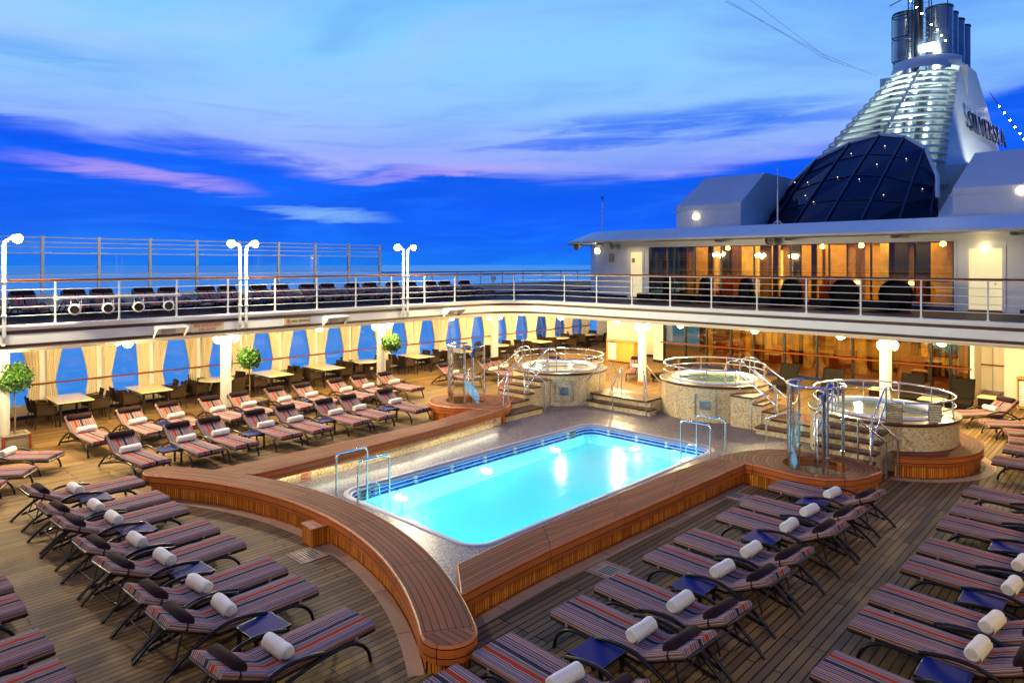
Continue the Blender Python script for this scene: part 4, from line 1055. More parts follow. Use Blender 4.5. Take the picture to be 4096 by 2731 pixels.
# rolled towel
def towel_mb(seed):
    rnd=random.Random(seed); mb=MB(); Lh=.235; n=28; rows=[]
    xs=[-Lh,-Lh+.008,-Lh+.03,-.12,-.02,.06,.14,Lh-.03,Lh-.008,Lh]; rs=[.055,.066,.07,.072,.071,.068,.071,.07,.066,.055]
    for x,r_ in zip(xs,rs):
        r_*=1.2; rows.append([((r_+.004*math.sin(3*2*PI*k/n+seed+x*12)+rnd.uniform(-.0012,.0012))*math.cos(2*PI*k/n),x,(r_*.96+.003*math.sin(2*2*PI*k/n+x*9))*math.sin(2*PI*k/n)) for k in range(n)])
    mb.grid(rows,None,True)
    for s in (-1,1):
        rr_=[]; K=9
        for j in range(K+1):
            f=1-j/K; row=[]
            for k in range(n):
                th=k/n; g=((f*3.2+th*s)%1); dep=-.016*(math.exp(-((g-.5)/.16)**2)) if 0<j<K else 0
                r_=.066*f; row.append((r_*math.cos(2*PI*th),s*(Lh+dep),r_*.96*math.sin(2*PI*th)))
            rr_.append(row)
        mb.grid(rr_,None,True)
    # loose outer flap
    mb.grid([[(.07,y,-.065),(.092,y,-.055),(.094,y,-.015),(.086,y,.02)] for y in (-Lh+.01,-.05,.08,Lh-.01)])
    return mb
TW=[towel_mb(i).mesh('towel','towel') for i in range(4)]
_tc=[0]
def put_towel(x,y,z,rz,label):
    o=bpy.data.objects.new('rolled_towel',TW[_tc[0]%4]); _tc[0]+=1; col.objects.link(o); o.location=(x,y,z); o.rotation_euler=(0,0,rz); tag(o,label,'towel','rolled white towels on the loungers')
def lounger(x,y,rz,kind,mt,desc,zf=0,towel=True,group='striped sun loungers',tpos=1.2):
    """x,y = middle of the foot end"""
    x+=random.uniform(-.03,.03); y+=random.uniform(-.02,.02); rz+=R(random.uniform(-1.6,1.6))
    P=PROT[(kind,mt)]; lab='striped lounger, '+desc
    if not P[2]:
        o=P[0]; P[2]=True; o.location=(x,y,zf); o.rotation_euler=(0,0,rz); o['label']=lab; o['group']=group
    else: o=dup_fast(P[0],P[1],(x,y,zf),rz,lab,group)
    if towel:
        tx=(tpos if kind=='flat' else 1.3)+random.uniform(-.03,.03); ty=random.uniform(-.03,.03)
        zz=zf+.345+.077+.080+(0 if kind=='flat' else .008)
        ca,sa=math.cos(rz),math.sin(rz)
        put_towel(x+tx*ca-ty*sa,y+tx*sa+ty*ca,zz,rz+random.uniform(-.07,.07),'rolled towel on lounger, '+desc)
# table
def make_side_table():
    t=thing('side_table','x','side table')
    MB().box(-.24,.24,-.24,.24,.385,.40).build('table_top','table_blue',t)
    MB().box(-.25,.25,-.25,-.24,.365,.40).box(-.25,.25,.24,.25,.365,.40).box(-.25,-.24,-.24,.24,.365,.40).box(.24,.25,-.24,.24,.365,.40).build('rim','frame_brown',t)
    for a in (-.21,.21):
        for b_ in (-.21,.21): MB().box(a-.02,a+.02,b_-.02,b_+.02,0,.365).build('leg','frame_brown',t)
    return t
st=make_side_table(); stt=tree_of(st); stu=[False]
def side_table(x,y,rz,label,z=0):
    lab='low navy side table '+label
    if not stu[0]: st.location=(x,y,z); st.rotation_euler=(0,0,rz); st['label']=lab; st['group']='low navy side tables'; stu[0]=True
    else: dup_fast(st,stt,(x,y,z),rz,lab,'low navy side tables')
a_,b_='stripe_a','stripe_b'
# near left row (feet towards the pool)
LX_=[-7.62,-8.97,-9.89,-11.27,-12.19,-13.59,-14.52,-15.94]
for i,x in enumerate(LX_): lounger(x,5.15,R(-87),'flat',b_ if i==0 else a_,f'{ORD[i]} from camera, row before the curved bench')
for i,x in enumerate((-8.3,-10.58,-12.9,-15.22)): side_table(x,4.15,R(3),f'{ORD[i]} from camera in the row before the curved bench')
for i,x in enumerate((-9.05,-9.95,-11.29,-12.2,-13.6)): lounger(x,2.17,R(-88),'flat',a_,f'{ORD[i]} from the bottom edge, row cut off at lower left',towel=False)
for i,(x,y,r_) in enumerate(((-17.6,3.02,-118),(-18.4,3.68,-125),(-19.4,4.45,-134))): lounger(x,y,R(r_),'flat',a_,f'{ORD[i]} upward of three by the left edge planter',towel=(i==2),tpos=1.1)
# right row along the bench (heads away from the pool)
RY=[14.29,12.91,11.97,10.55,9.61,8.25,7.29,5.9,4.96]
for i,y in enumerate(RY[::-1]): lounger(-5.86,y,R(-3),'flat',a_ if i in (1,8) else b_,f'{ORD[i]} from camera, row along the right bench')
for i,y in enumerate((6.6,8.93,11.26,13.6)): side_table(-4.85,y,0,f'{ORD[i]} from camera in the row along the right bench')
FY=[16.64,15.25,14.28,12.88,11.95,10.57,9.64,8.25,7.3]
for i,y in enumerate(FY[::-1]): lounger(-2.84,y,R(-4),'flat',b_ if i!=4 else a_,f'{ORD[i]} from camera, outermost row at the right edge',tpos=1.33)
for i,y in enumerate((8.94,11.26,13.58)): side_table(-1.75,y,0,f'{ORD[i]} from camera in the outermost right row')
for i,(x,y,r_) in enumerate(((-4.62,24.8,52),(-3.67,23.95,35),(-3.08,23.15,19),(-2.86,22.1,9),(-2.84,21.1,2),(-2.85,19.7,0))): lounger(x,y,R(r_),'raised',b_,f'{ORD[i]} from the cabinet, right of the right hot tub')
side_table(-3.2,24.6,R(30),'between the loungers near the right towel cabinet')
# middle block behind the long bench: raised backs towards the sea
MF=[5.9,7.17,8.07,9.35,10.27,11.56,12.5,13.88]
for i,y in enumerate(MF): lounger(-17.0,y,R(185),'raised',b_,f'{ORD[i]} from left, front row behind the long bench')
for i,y in enumerate((6.53,8.71,10.92,13.2)): side_table(-18.0,y,0,f'{ORD[i]} from left, front row behind the long bench')
MK=[5.72,6.98,8.08,9.3,10.3,11.56,12.6,13.93,14.9,16.1]
for i,y in enumerate(MK): lounger(-20.02,y,R(186),'raised',b_,f'{ORD[i]} from left, back row nearest the dining tables')
for i,y in enumerate((7.5,9.8,12.08,14.4)): side_table(-21.0,y,0,f'{ORD[i]} from left, back row near the dining tables')
for i,y in enumerate((19.2,21.0,22.0)): lounger((-20.1,-19.6,-19.8)[i],y,R((186,184,186)[i]),'raised',b_,f'{ORD[i]} from left of three behind the left shower')
for i,(x,y) in enumerate(((-18.6,22.2),(-17.2,23.3),(-15.5,25.9))): lounger((-18.7,-17.6,-16.2)[i],(22.0,22.9,24.2)[i]+.6,R((135,125,118)[i]),'raised',b_,f'{ORD[i]} from left of three behind the left hot tub')
# upper deck
UY=[4.55,5.13,6.49,7.33,8.58,9.41,10.7,11.56,12.80,13.68,14.91,15.81,17.15,17.99,19.26,20.27,21.52,22.47,23.81]
for i,y in enumerate(UY): lounger(-23.75,y-.18 if i else 3.9,R(180),'raised',b_,f'{ORD[i]} from left on the upper deck behind railing',zf=ZU,towel=False,group='sun loungers on the upper deck')
# ================================================================== DINING TABLES AND CHAIRS
def make_chair():
    t=thing('wicker_armchair','x','chair')
    MB().box(-.26,.24,-.25,.25,.40,.45).build('seat','wicker',t)
    rows=[]
    for j in range(7):
        z=.44+.42*j/6; rows.append([(-.25-.09*j/6-.045*math.cos((k/8-.5)*PI)*1.0+.03,-.26+.52*k/8+(0),z) for k in range(9)])
    r2=[[ (x-.03,y,z) for x,y,z in r_] for r_ in rows]
    mb=MB().grid(rows).grid(r2); mb.tube(rows[-1],.018,6); mb.build('backrest','wicker',t)
    for s in (-1,1):
        MB().tube(smooth([(-.29,s*.27,.70),(-.05,s*.285,.68),(.18,s*.285,.66),(.235,s*.28,.60),(.24,s*.27,.43)],3),.02,6).build('armrest','wicker',t)
        MB().box(-.26,.22,s*.262-.008,s*.262+.008,.43,.655).build('side_panel','wicker',t)
        MB().tube([(.2,s*.23,.4),(.235,s*.25,0)],.014,6).build('leg','dark_metal',t); MB().tube([(-.22,s*.22,.4),(-.30,s*.25,0)],.014,6).build('leg','dark_metal',t)
    return t
ch=make_chair(); cht=tree_of(ch); chu=[False]
def chair(x,y,rz,label):
    lab='wicker armchair '+label; rz+=random.uniform(-.1,.1)
    if not chu[0]: ch.location=(x,y,0); ch.rotation_euler=(0,0,rz); ch['label']=lab; ch['group']='wicker armchairs around the dining tables'; chu[0]=True
    else: dup_fast(ch,cht,(x,y,0),rz,lab,'wicker armchairs around the dining tables')
tabs=[(6.12,'r'),(8.5,'r'),(10.9,'c'),(12.98,'r'),(15.3,'r'),(17.5,'c'),(20.1,'r'),(22.75,'r'),(25.8,'c'),(28.6,'r'),(30.9,'c'),(33.6,'c'),(3.0,'r')]
for k,(y,kd) in enumerate(tabs):
    nm='outside the left edge of the photo' if k==12 else f'{ORD[k]} from left by the windows'
    if kd=='r':
        t=thing('dining_table','rectangular cream-topped dining table, '+nm,'table',(-25.28,y,0),group='cream-topped dining tables')
        MB().box(-.83,.83,-.5,.5,.725,.75).build('table_top','table_cream',t)
        MB().box(-.74,.74,-.42,.42,.66,.725).build('apron','dark_metal',t)
        for sx in (-1,1):
            for sy in (-1,1): MB().tube([(sx*.68,sy*.38,.66),(sx*.7,sy*.4,0)],[.045,.03],6).build('leg','dark_metal',t)
        q=0
        for sy in (-1,1):
            for sx in (-1,1):
                if sx<0 and k in (4,): pass
                side='left' if sy<0 else 'right'; dep='window-side' if sx<0 else 'pool-side'
                chair(-25.28+sx*.38,y+sy*.72,R(90) if sy<0 else R(-90),f'{side}, {dep}, at rectangular table {nm}')
    else:
        t=thing('dining_table','round cream-topped dining table, '+nm,'table',(-25.45,y,0),group='cream-topped dining tables')
        MB().lathe([(0,.75),(.6,.75),(.62,.74),(.62,.725),(.0,.72)],n=40).build('table_top','table_cream',t)
        MB().lathe([(.1,.72),(.16,.5),(.2,.3),(.3,.05),(.34,0)],n=16).build('pedestal','wicker',t)
        for j,a in enumerate((20,110,200,290)):
            chair(-25.45+.85*math.cos(R(a)),y+.85*math.sin(R(a)),R(a+180),f"{('pool side','far side','window side','near side')[j]} of round table {nm}")

# ================================================================== FLOOD LIGHT POLES on the port edge
def flood_pole(y,facing,label,x=XE+.10):
    t=thing('floodlight_pole',label,'floodlight',(x,y,3.0))
    s=facing
    MB().tube(smooth([(-.12,0,.02),(-.04,0,.02),(.03,0,.08),(.04,0,.2),(.04,0,1.6),(.04,0,2.45),(.04,s*.04,2.58),(.04,s*.14,2.65),(.04,s*.2,2.65)],3),.045,10).build('pole','white_paint',t)
    for z in (.72,1.55): MB().lathe([(.046,z),(.058,z),(.058,z+.04),(.046,z+.04)],.04,0,12).build('collar','white_paint',t)
    M=Matrix.Translation((.04,s*.26,2.66))@Vector((.55,s*.75,-.25)).to_track_quat('Z','Y').to_matrix().to_4x4()
    MB().lathe([(0,-.12),(.07,-.11),(.11,-.04),(.13,.02),(.13,.055),(.118,.06)],n=20).xf(M).build('housing','white_paint',t)
    MB().lathe([(.115,.05),(.09,.09),(.05,.115),(0,.12)],n=20).xf(M).build('lens','flood_glow',t)
k=0
for y,s_ in ((3.55,'left'),(9.75,'middle'),(16.1,'right')):
    flood_pole(y-.1,-1,f'left lamp of the {s_} pair of white floodlight poles, switched on'); flood_pole(y+.1,1,f'right lamp of the {s_} pair of white floodlight poles, switched on')
    for q_ in (-.45,.45): light('POINT',(XE+.35,y+q_,5.7),170,FLOOD,'flood_lamp',.1)
    light('SPOT',(XE+.4,y,5.6),1300,FLOOD,'flood_lamp',.12,spot=140,target=(-15,y+2,0))
# aft floods (unseen: near mast inferred from shadows, centre one added for the fascia)
for x,y,z,tg,pw in ((1.2,-7.0,10.5,(-12.5,8,1),2600),(-9.5,-7.5,10.5,(-10.5,22,1.5),7500)):
    t=thing('mast_floodlight','white mast with a floodlight on the aft deck '+('nearest the camera' if x>0 else 'on the centre line, unseen, added to brighten the fascia'),'floodlight',(x,y,3.35))
    MB().tube([(0,0,0),(0,0,z-3.35-.1)],.07,10).build('mast','white_paint',t)
    MB().box(-.2,.2,-.12,.05,z-3.35-.15,z-3.35+.15).build('housing','white_paint',t)
    light('SPOT',(x,y+.25,z),pw,(.94,1,.92) if x>0 else (1,.95,.86),'flood_lamp',.06,spot=72 if x>0 else 44,target=tg,blend=.8)
    MB().face([(-1.6,.1,z-3.35+.2),(1.6,.1,z-3.35+.2),(1.6,1.45,z-3.35-.235),(-1.6,1.45,z-3.35-.235)]).box(-1.6,1.6,1.44,1.46,z-3.35-.235,z-3.35-.2).build('added_visor','white_paint',t)  # unseen plate added to keep the flood beam off the deckhouse roof

# ------------------------------------------------------------------ fascia fittings
def fsign(y0,y1,z0,z1,label,lines,mat,icon=False):
    t=thing('warning_sign',label,'sign',(XE+.03,(y0+y1)/2,(z0+z1)/2),world=True); x=XE+.0
    MB().box(x,x+.025,y0,y1,z0,z1).build('board','sign_cream',t)
    MB().box(x,x+.03,y0-.01,y1+.01,z1,z1+.012).box(x,x+.03,y0-.01,y1+.01,z0-.012,z0).build('frame','sign_frame',t)
    q=Vector((1,0,0)).to_track_quat('Z','Y').to_matrix().to_4x4(); n=len(lines); h=(z1-z0)
    sz=.105 if n>1 else .115
    for i,s in enumerate(lines):
        zc=z1-h*(i+.5)/n; text(s,sz,Matrix.Translation((x+.028,(y0+y1)/2+(.13 if icon else 0),zc-.0))@q,mat,'lettering',t,.002,1.15)
    if icon:
        yc=y0+.17; zc=(z0+z1)/2
        MB().tube([(x+.03,yc+.075*math.cos(2*PI*k/20),zc+.075*math.sin(2*PI*k/20)) for k in range(20)],.008,5,True).tube([(x+.03,yc-.052,zc+.052),(x+.03,yc+.052,zc-.052)],.007,5).build('ban_ring','red_text',t)
        MB().tube([(x+.028,yc-.03,zc+.035),(x+.028,yc+.005,zc+.0),(x+.028,yc+.035,zc-.03)],.009,5).tube([(x+.028,yc+.005,zc),(x+.028,yc-.03,zc-.02)],.006,5).tube([(x+.028,yc-.0,zc+.01),(x+.028,yc+.04,zc+.03)],.006,5).build('diver_figure','dark_text',t)
fsign(8.22,9.19,2.985,3.225,'cream sign with red words NO LIFEGUARD ON DUTY on the fascia',['NO LIFEGUARD','ON DUTY'],'red_text')
fsign(11.18,12.17,3.01,3.235,'cream sign with black words NO DIVING on the fascia',['NO DIVING'],'dark_text',True)
for i,(y0,y1) in enumerate(((7.15,8.02),(12.62,13.5),(18.1,19.0))):
    t=thing('speaker_hood',f"white angular hood over a round fitting on the fascia, {('left of the lifeguard sign','right of the no diving sign','near the curved corner')[i]}",'hood',(XE,(y0+y1)/2,3.2),world=True)
    x=XE
    MB().face([(x,y0,3.23),(x+.42,y0,3.17),(x+.42,y1,3.17),(x,y1,3.23)]).face([(x,y0,3.25),(x+.43,y0,3.19),(x+.43,y1,3.19),(x,y1,3.25)]).face([(x+.42,y0,3.17),(x+.43,y0,3.19),(x+.43,y1,3.19),(x+.42,y1,3.17)]).build('cover','white_paint',t)
    for y in (y0,y1-.02): MB().face([(x,y,3.23),(x+.42,y,3.18),(x+.06,y,2.9),(x,y,2.9)]).face([(x,y+.02,3.23),(x+.42,y+.02,3.18),(x+.06,y+.02,2.9),(x,y+.02,2.9)]).face([(x+.42,y,3.18),(x+.42,y+.02,3.18),(x+.06,y+.02,2.9),(x+.06,y,2.9)]).build('cheek','white_paint',t)
    ym=(y0+y1)/2; mb=MB().lathe([(0,.10),(.12,.09),(.2,.03),(.21,0)],n=20); mb.xf(Matrix.Translation((x,ym,3.07))@Matrix.Diagonal((1,1,.6,1))@Vector((1,0,-.3)).to_track_quat('Z','Y').to_matrix().to_4x4()); mb.build('round_fitting','coping',t)
# stage bar with four spotlights
t=thing('spotlight_bar','white horizontal bar hung on the railing for four white spotlights','bar',(XE+.14,6.3,4.14),world=True)
MB().tube([(XE+.14,4.75,4.13),(XE+.14,7.86,4.13)],.038,10).build('bar','white_paint',t)
for y in (4.78,7.83): MB().box(XE-.1,XE+.18,y-.03,y+.03,4.08,4.18).build('clamp','white_paint',t)
for i,(y,az_) in enumerate(((5.2,-28),(5.97,-20),(6.73,-18),(7.5,-8))):
    t=thing('stage_spotlight',f'white stage spotlight, {ORD[i]} from the left on the hanging bar','spotlight',(XE+.16,y,3.84))
    dr=Vector((math.cos(R(az_)),math.sin(R(az_)),-.12)); M=dr.to_track_quat('Z','Y').to_matrix().to_4x4()
    MB().lathe([(0,-.10),(.06,-.10),(.08,-.06),(.09,0),(.09,.09),(.12,.095),(.12,.115),(.088,.12)],n=20).xf(M@Matrix.Scale(1.25,4)).build('can','white_paint',t)
    MB().lathe([(0,.11),(.088,.11)],n=20).xf(M@Matrix.Scale(1.25,4)).build('lens','dark_metal',t)
    MB().tube([(0,-.12,0),(0,-.12,.27),(0,.12,.27),(0,.12,0)],.009,6).build('yoke','white_paint',t)
    MB().tube([(0,.0,.27),(-.03,.05,.2),(0,.1,.17),(.02,.05,.1),(-.05,0,.05)],.008,5).build('cable','cord_white',t)

# ================================================================== LOWER DECKHOUSE (forward)
YG=30.5
lh=thing('lower_deckhouse','cream and amber-glazed deckhouse front on the main deck behind the hot tubs','building',(-11,YG,0),world=True)
# glass front x -18.2..-5.1
gx=[-18.2,-17.0,-15.85,-14.6,-13.5,-12.1,-10.7,-9.25,-7.8,-6.4,-5.75,-5.15]
for i in range(len(gx)-1): MB().box(gx[i]+.04,gx[i+1]-.04,YG-.012,YG+.012,.14,2.85).build('glass_pane','amber_glass',lh)
for x in gx: MB().box(x-.04,x+.04,YG-.06,YG+.06,.14,2.9).build('mullion','black_frame',lh)
MB().box(-18.2,-5.15,YG-.07,YG+.07,0,.138).build('skirting','navy_paint',lh)
MB().box(-5.11,-4.98,YG-.08,YG+.3,0.0,2.9).build('end_post','white_paint',lh)
MB().box(-5.0,-4.0,31.85,31.95,0,2.9).build('service_door','cream_wall',lh)
MB().box(-4.99,-4.02,31.82,31.849,.02,.16).build('kick_plate','chrome',lh)
MB().box(-4.62,-4.61,31.83,31.849,.16,2.8).build('door_seam','sign_frame',lh)
MB().box(-5.1,-4.98,30.8,31.9,0,2.9).build('return_wall','cream_wall',lh)
MB().tube([(-5.0,31.76,1.14),(-4.12,31.76,1.14)],.028,8).build('handrail','rail_wood',lh)
MB().box(-4.0,6,30.35,30.45,0,2.9).box(-4.05,-4.0,30.35,31.9,0,2.9).build('side_wall','cream_wall',lh)
# left part: white walls stepping back, curved
pl=[(-18.22,YG),(-18.9,YG+.1),(-18.9,31.8),(-19.25,32.2),(-20.6,32.0),(-21.7,31.55),(-22.75,31.95),(-22.8,36.4)]
MB().sweep(pl,[(0,.14),(0,2.92)]).build('side_wall','cream_wall',lh); MB().sweep(pl,[(.012,.0),(.012,.14)]).build('skirting','navy_paint',lh)
MB().box(-26.7,-22.8,36.3,36.4,0,2.92).build('back_wall','cream_wall',lh)
MB().box(-26.7,-22.8,36.27,36.299,0,.14).build('skirting','navy_paint',lh)
for z in (1.25,2.3): MB().tube([(-26.2,36.2,z),(-23.2,36.2,z-.1)],.03,6).build('pipe','white_paint',lh)
MB().box(-22.0,-21.98,31.42,31.5,1.0,1.1).build('door_handle','chrome',lh)
# interior
def strips(t,x0,x1,y,z0,z1,seed):
    rnd=random.Random(seed); x=x0; k=0
    while x<x1:
        w_=rnd.choice((.12,.2,.35,.5,.7,.9)); m_=rnd.choice(('interior_gold','interior_cream','interior_brown','interior_orange','black_frame','interior_brown','interior_gold'))
        dy=rnd.uniform(0,.5); MB().box(x,min(x+w_,x1),y-.1-dy,y-dy,z0,z1).build('wall_panel',m_,t); x+=w_+rnd.choice((0,.1,.3)); k+=1
it=thing('lounge_interior','warm golden lounge interior seen behind the lower glass front','interior',(-11,34,0),world=True)
MB().box(-18.8,-4.4,35.5,35.6,0,2.9).build('back_wall','interior_orange',it)
MB().box(-18.8,-4.4,YG+.2,35.5,.01,.03).build('floor','interior_floor',it)
strips(it,-18.6,-4.6,35.4,.05,2.85,5); strips(it,-18,-5.4,33.9,1.9,2.85,9)
for x in (-17.4,-15.2,-12.3,-9.8,-7.3): MB().box(x-.12,x+.12,33.6,33.9,0.03,2.9).build('pillar','interior_cream',it)
for x in (-16,-13.2,-10.4,-7.6): MB().box(x-.5,x+.5,32.6,33.2,.03,.75).box(x-.5,x+.5,33.1,33.25,.75,1.1).build('armchair','interior_red',it)
for x in (-16.8,-14,-11.5,-9,-6.4):
    MB().lathe([(0,2.7),(.1,2.72),(.12,2.8)],x,33,12).build('ceiling_light','room_glow',it)
light('AREA',(-11.5,33.2,2.8),360,(1,.84,.46),'room_lamp',12,(0,0,0),sy=3)
# handrail before the lower glass
hr=thing('wall_handrail','varnished teak handrail running across the lower amber glass front','handrail',(-11,YG-.2,1.08),world=True)
MB().tube([(-18.3,YG-.2,1.1),(-12,YG-.2,1.1),(-5.05,YG-.2,1.1)],.035,8).build('handrail','rail_wood',hr)
for x in (-17.0,-15.85,-14.6,-12.1,-9.25,-7.8,-6.4): MB().tube([(x,YG-.06,1.0),(x,YG-.17,1.0),(x,YG-.2,1.08)],.012,6).build('bracket','chrome',hr)
# towel cabinets
def cabinet(x0,x1,y0,y1,h,label,shelf_side):
    t=thing('towel_cabinet',label,'cabinet',((x0+x1)/2,(y0+y1)/2,0),world=True); b=.05
    MB().box(x0-.02,x1+.02,y0-.02,y1+.02,h-.03,h).build('top','cabinet_wood',t)
    xm=x0+(x1-x0)*.36
    MB().box(x0,x0+.03,y0,y1,b,h-.03).box(x1-.03,x1,y0,y1,b,h-.03).box(x0+.03,x1-.03,y1-.03,y1,b,h-.03).box(x0+.03,x1-.03,y0,y1-.03,b,b+.03).box(xm,xm+.03,y0,y1-.03,b+.03,h-.03).build('carcass','cabinet_wood',t)
    MB().box(xm+.04,x1-.005,y0-.02,y0-.002,b+.02,h-.05).box(xm+.1,x1-.06,y0-.03,y0-.02,b+.08,b+.1).box(xm+.1,x1-.06,y0-.03,y0-.02,h-.13,h-.11).build('door','cabinet_wood',t)
    MB().box(xm+.09,xm+.12,y0-.045,y0-.02,.5,.55).build('knob','chrome',t)
    for x in (x0+.04,x1-.04): MB().box(x-.03,x+.03,y0+.02,y0+.08,0,b).box(x-.03,x+.03,y1-.08,y1-.02,0,b).build('foot','cabinet_wood',t)
    zz=b+.05; k=0
    while zz+.1<h-.05:
        z=zz+.045
        mb=MB().tube([(x0+.05,y0+.05,z),(x0+.05+.001,y0+.3,z)],.045,10); mb=MB()
        for q in range(max(1,int((xm-x0-.04)/.3))): pass
        mb.tube([(x0+.045,y0+.09,z),(x0+.07,y0+.09,z),(xm-.05,y0+.09,z),(xm-.02,y0+.09,z)],[.03,.046,.046,.03],12)
        o=mb.build('rolled_towel','towel'); o['label']=f"rolled cream towel, {ORD[k]} from the bottom, in the {'left' if x0<-10 else 'right'} wooden cabinet"; o['category']='towel'; o['group']='rolled towels in the cabinets'; zz+=.088; k+=1
cabinet(-20.85,-19.15,29.2,29.85,1.08,'light wood towel cabinet, left of the column between two hot tubs',0)
cabinet(-3.55,-1.9,29.2,29.8,1.08,'light wood towel cabinet at the right edge, by the loungers',0)
# dark wicker chaises and low tables in front of the glass
def chaise(x,y,rz,label,mat='wicker_dark'):
    t=thing('wicker_chaise',label,'chaise longue',(x,y,0),rz,'dark wicker chaises before the glass front')
    MB().box(0,1.3,-.36,.36,.16,.34).build('seat',mat,t)
    mb=MB(); rows=[[(1.25+.62*j/5,yy,.34+.62*j/5*.95) for yy in (-.36,-.2,0,.2,.36)] for j in range(6)]; r2=[[(x_+.05,y_,z_-.04) for x_,y_,z_ in r_] for r_ in rows]
    mb.grid(rows).grid(r2); mb.tube([(1.25,-.36,.34),(1.87,-.36,.93),(1.87,.36,.93),(1.25,.36,.34)],.025,6); mb.build('backrest','wicker_dark',t)
    for a in (.1,1.2):
        for b_ in (-.3,.3): MB().box(a-.03,a+.03,b_-.03,b_+.03,0,.16).build('leg','dark_metal',t)
for i,(x,y,r_) in enumerate(((-15.5,25.3,70),(-12.6,26.3,85),(-10.8,26.5,95),(-8.9,26.3,100),(-6.3,27.0,100),(-4.9,27.0,95))):
    chaise(x,y,R(r_),f"dark wicker chaise, {ORD[i]} from the left in front of the lower glass doors")
for i,(x,y) in enumerate(((-14.2,26.6),(-7.7,23.9),(-7.4,27.5),(-5.6,26.6),(-4.2,28.4))):
    t=thing('cube_table',f'dark wicker cube table with pale yellow top, {ORD[i]} from the left before the glass doors','table',(x,y,0),group='wicker cube tables')
    MB().box(-.3,.3,-.3,.3,.02,.43).build('base','wicker_dark',t); MB().box(-.33,.33,-.33,.33,.43,.46).build('table_top','table_cream',t)

# ================================================================== UPPER DECKHOUSE
uh=thing('upper_deckhouse','white upper deckhouse with curved left corner and long amber window','building',(-11,28.7,3.35),world=True)
YH=28.7
cw=[(-24.3,58),(-24.3,36),(-24.05,33.2),(-23.3,31.2),(-22.2,29.9),(-20.9,29.1),(-19.5,28.75),(-19.22,YH)]
cwp=[(-24.3,58)]+[(q.x,q.y) for q in smooth(cw[1:],4)]
MB().sweep(cwp,[(0,3.47),(0,6.2)],smooth=True).build('curved_wall','white_paint',uh)
MB().sweep(cwp,[(-.012,3.35),(-.012,3.48)]).build('skirting','navy_paint',uh)
MB().box(-19.22,-19.08,YH-.0,YH+.1,3.35,6.2).box(-18.3,-17.98,YH,YH+.1,3.35,6.2).box(-19.08,-18.3,YH,YH+.1,5.68,6.2).box(-17.98,-5.3,YH,YH+.1,5.85,6.2).box(-5.3,-4.92,YH,YH+.1,3.35,6.2).box(-4.92,-3.84,YH,YH+.1,5.62,6.2).box(-3.84,6,YH,YH+.1,3.35,6.2).box(-17.98,-5.3,YH,YH+.1,3.48,3.52).build('front_wall','white_paint',uh)
MB().box(-17.98,-5.3,YH-.012,YH+.1,3.35,3.479).box(-3.4,6,YH-.012,YH-.001,3.35,3.479).build('skirting','navy_paint',uh)
ux=[-17.94,-16.6,-15.55,-14.25,-12.72,-11.15,-9.6,-8.05,-6.55,-5.32]
for i in range(len(ux)-1): MB().box(ux[i]+.02,ux[i+1]-.02,YH+.04,YH+.055,3.52,5.85).build('window_pane','amber_glass',uh)
for x in ux: MB().box(x-.03,x+.03,YH+.01,YH+.09,3.52,5.85).build('mullion','black_frame',uh)
MB().box(-17.98,-5.3,YH-.03,YH-.001,5.85,5.93).box(-5.31,-5.22,YH-.03,YH-.001,3.5,5.85).build('window_frame','white_paint',uh)
# doors
for nm,x0,x1,zt in (('door',-19.08,-18.3,5.68),('door',-4.92,-3.84,5.62)):
    dd=MB().box(x0+.05,x1-.05,YH+.03,YH+.06,3.42,zt-.05).build(nm,'door_lit',uh)
    MB().box(x0-.06,x0+.05,YH-.03,YH+.0,3.38,zt+.05).box(x1-.05,x1+.06,YH-.03,YH+.0,3.38,zt+.05).box(x0+.05,x1-.05,YH-.03,YH+.0,zt-.05,zt+.05).build('door_frame','white_paint',dd)
    xh=x0+.15 if x0<-10 else x1-.3; MB().lathe([(0,.05),(.03,.045),(.03,0)],n=10).xf(Matrix.Translation((xh+.05,YH+.03,3.95 if x0<-10 else 4.35))@Vector((0,-1,0)).to_track_quat('Z','Y').to_matrix().to_4x4()).build('handle','chrome',dd)
    light('AREA',((x0+x1)/2,YH-.75,zt+.25),10,WARM,'door_lamp',.6,(0,0,0),sy=.2)
MB().lathe([(0,5.46),(.08,5.48),(.11,5.55),(.1,5.6)],-4.38,YH-.12,16).build('door_globe','door_lamp_glow',uh)
# roof with sloped blue-lit skirt
full=cwp+[(6,YH)]
MB().sweep(full,[(0,6.10),(-1.35,6.12),(-1.38,6.2),(-.05,6.72),(3.0,6.78)],smooth=False).build('roof_skirt','white_paint',uh)
MB().face([(-21.0,31.5,6.775),(6,31.5,6.775),(6,58,6.775),(-21.0,58,6.775)]).build('roof','white_paint',uh)
for x in (-20.6,-19.6,-14.2,-11.1,-7.2,-3.6): MB().prism([(x-.01,YH-.01),(x-.01,YH-.7),(x+.01,YH-.7),(x+.01,YH-.01)],6.0,6.11).build('bracket','white_paint',uh)
MB().tube([(-22.9,30.2,4.35),(-21.7,29.3,4.35),(-20.3,28.7,4.35),(-19.4,28.55,4.35)],.02,6).build('wall_rail','white_paint',uh)
MB().tube([(-17.6,YH-.1,4.4),(-5.4,YH-.1,4.4)],.022,6).build('wall_rail','rail_wood',uh)
ui=thing('saloon_interior','orange-lit saloon interior seen behind the upper deckhouse window','interior',(-11,31,3.35),world=True)
MB().box(-18.9,-5.2,33.2,33.3,3.4,6.1).build('back_wall','interior_orange',ui); MB().box(-18.9,-5.2,YH+.12,33.2,3.37,3.42).build('floor','interior_floor',ui); MB().box(-18.9,-5.2,YH+.12,33.2,6.02,6.06).build('ceiling','interior_cream',ui)
strips(ui,-18.6,-5.4,33.1,3.45,6.0,3)
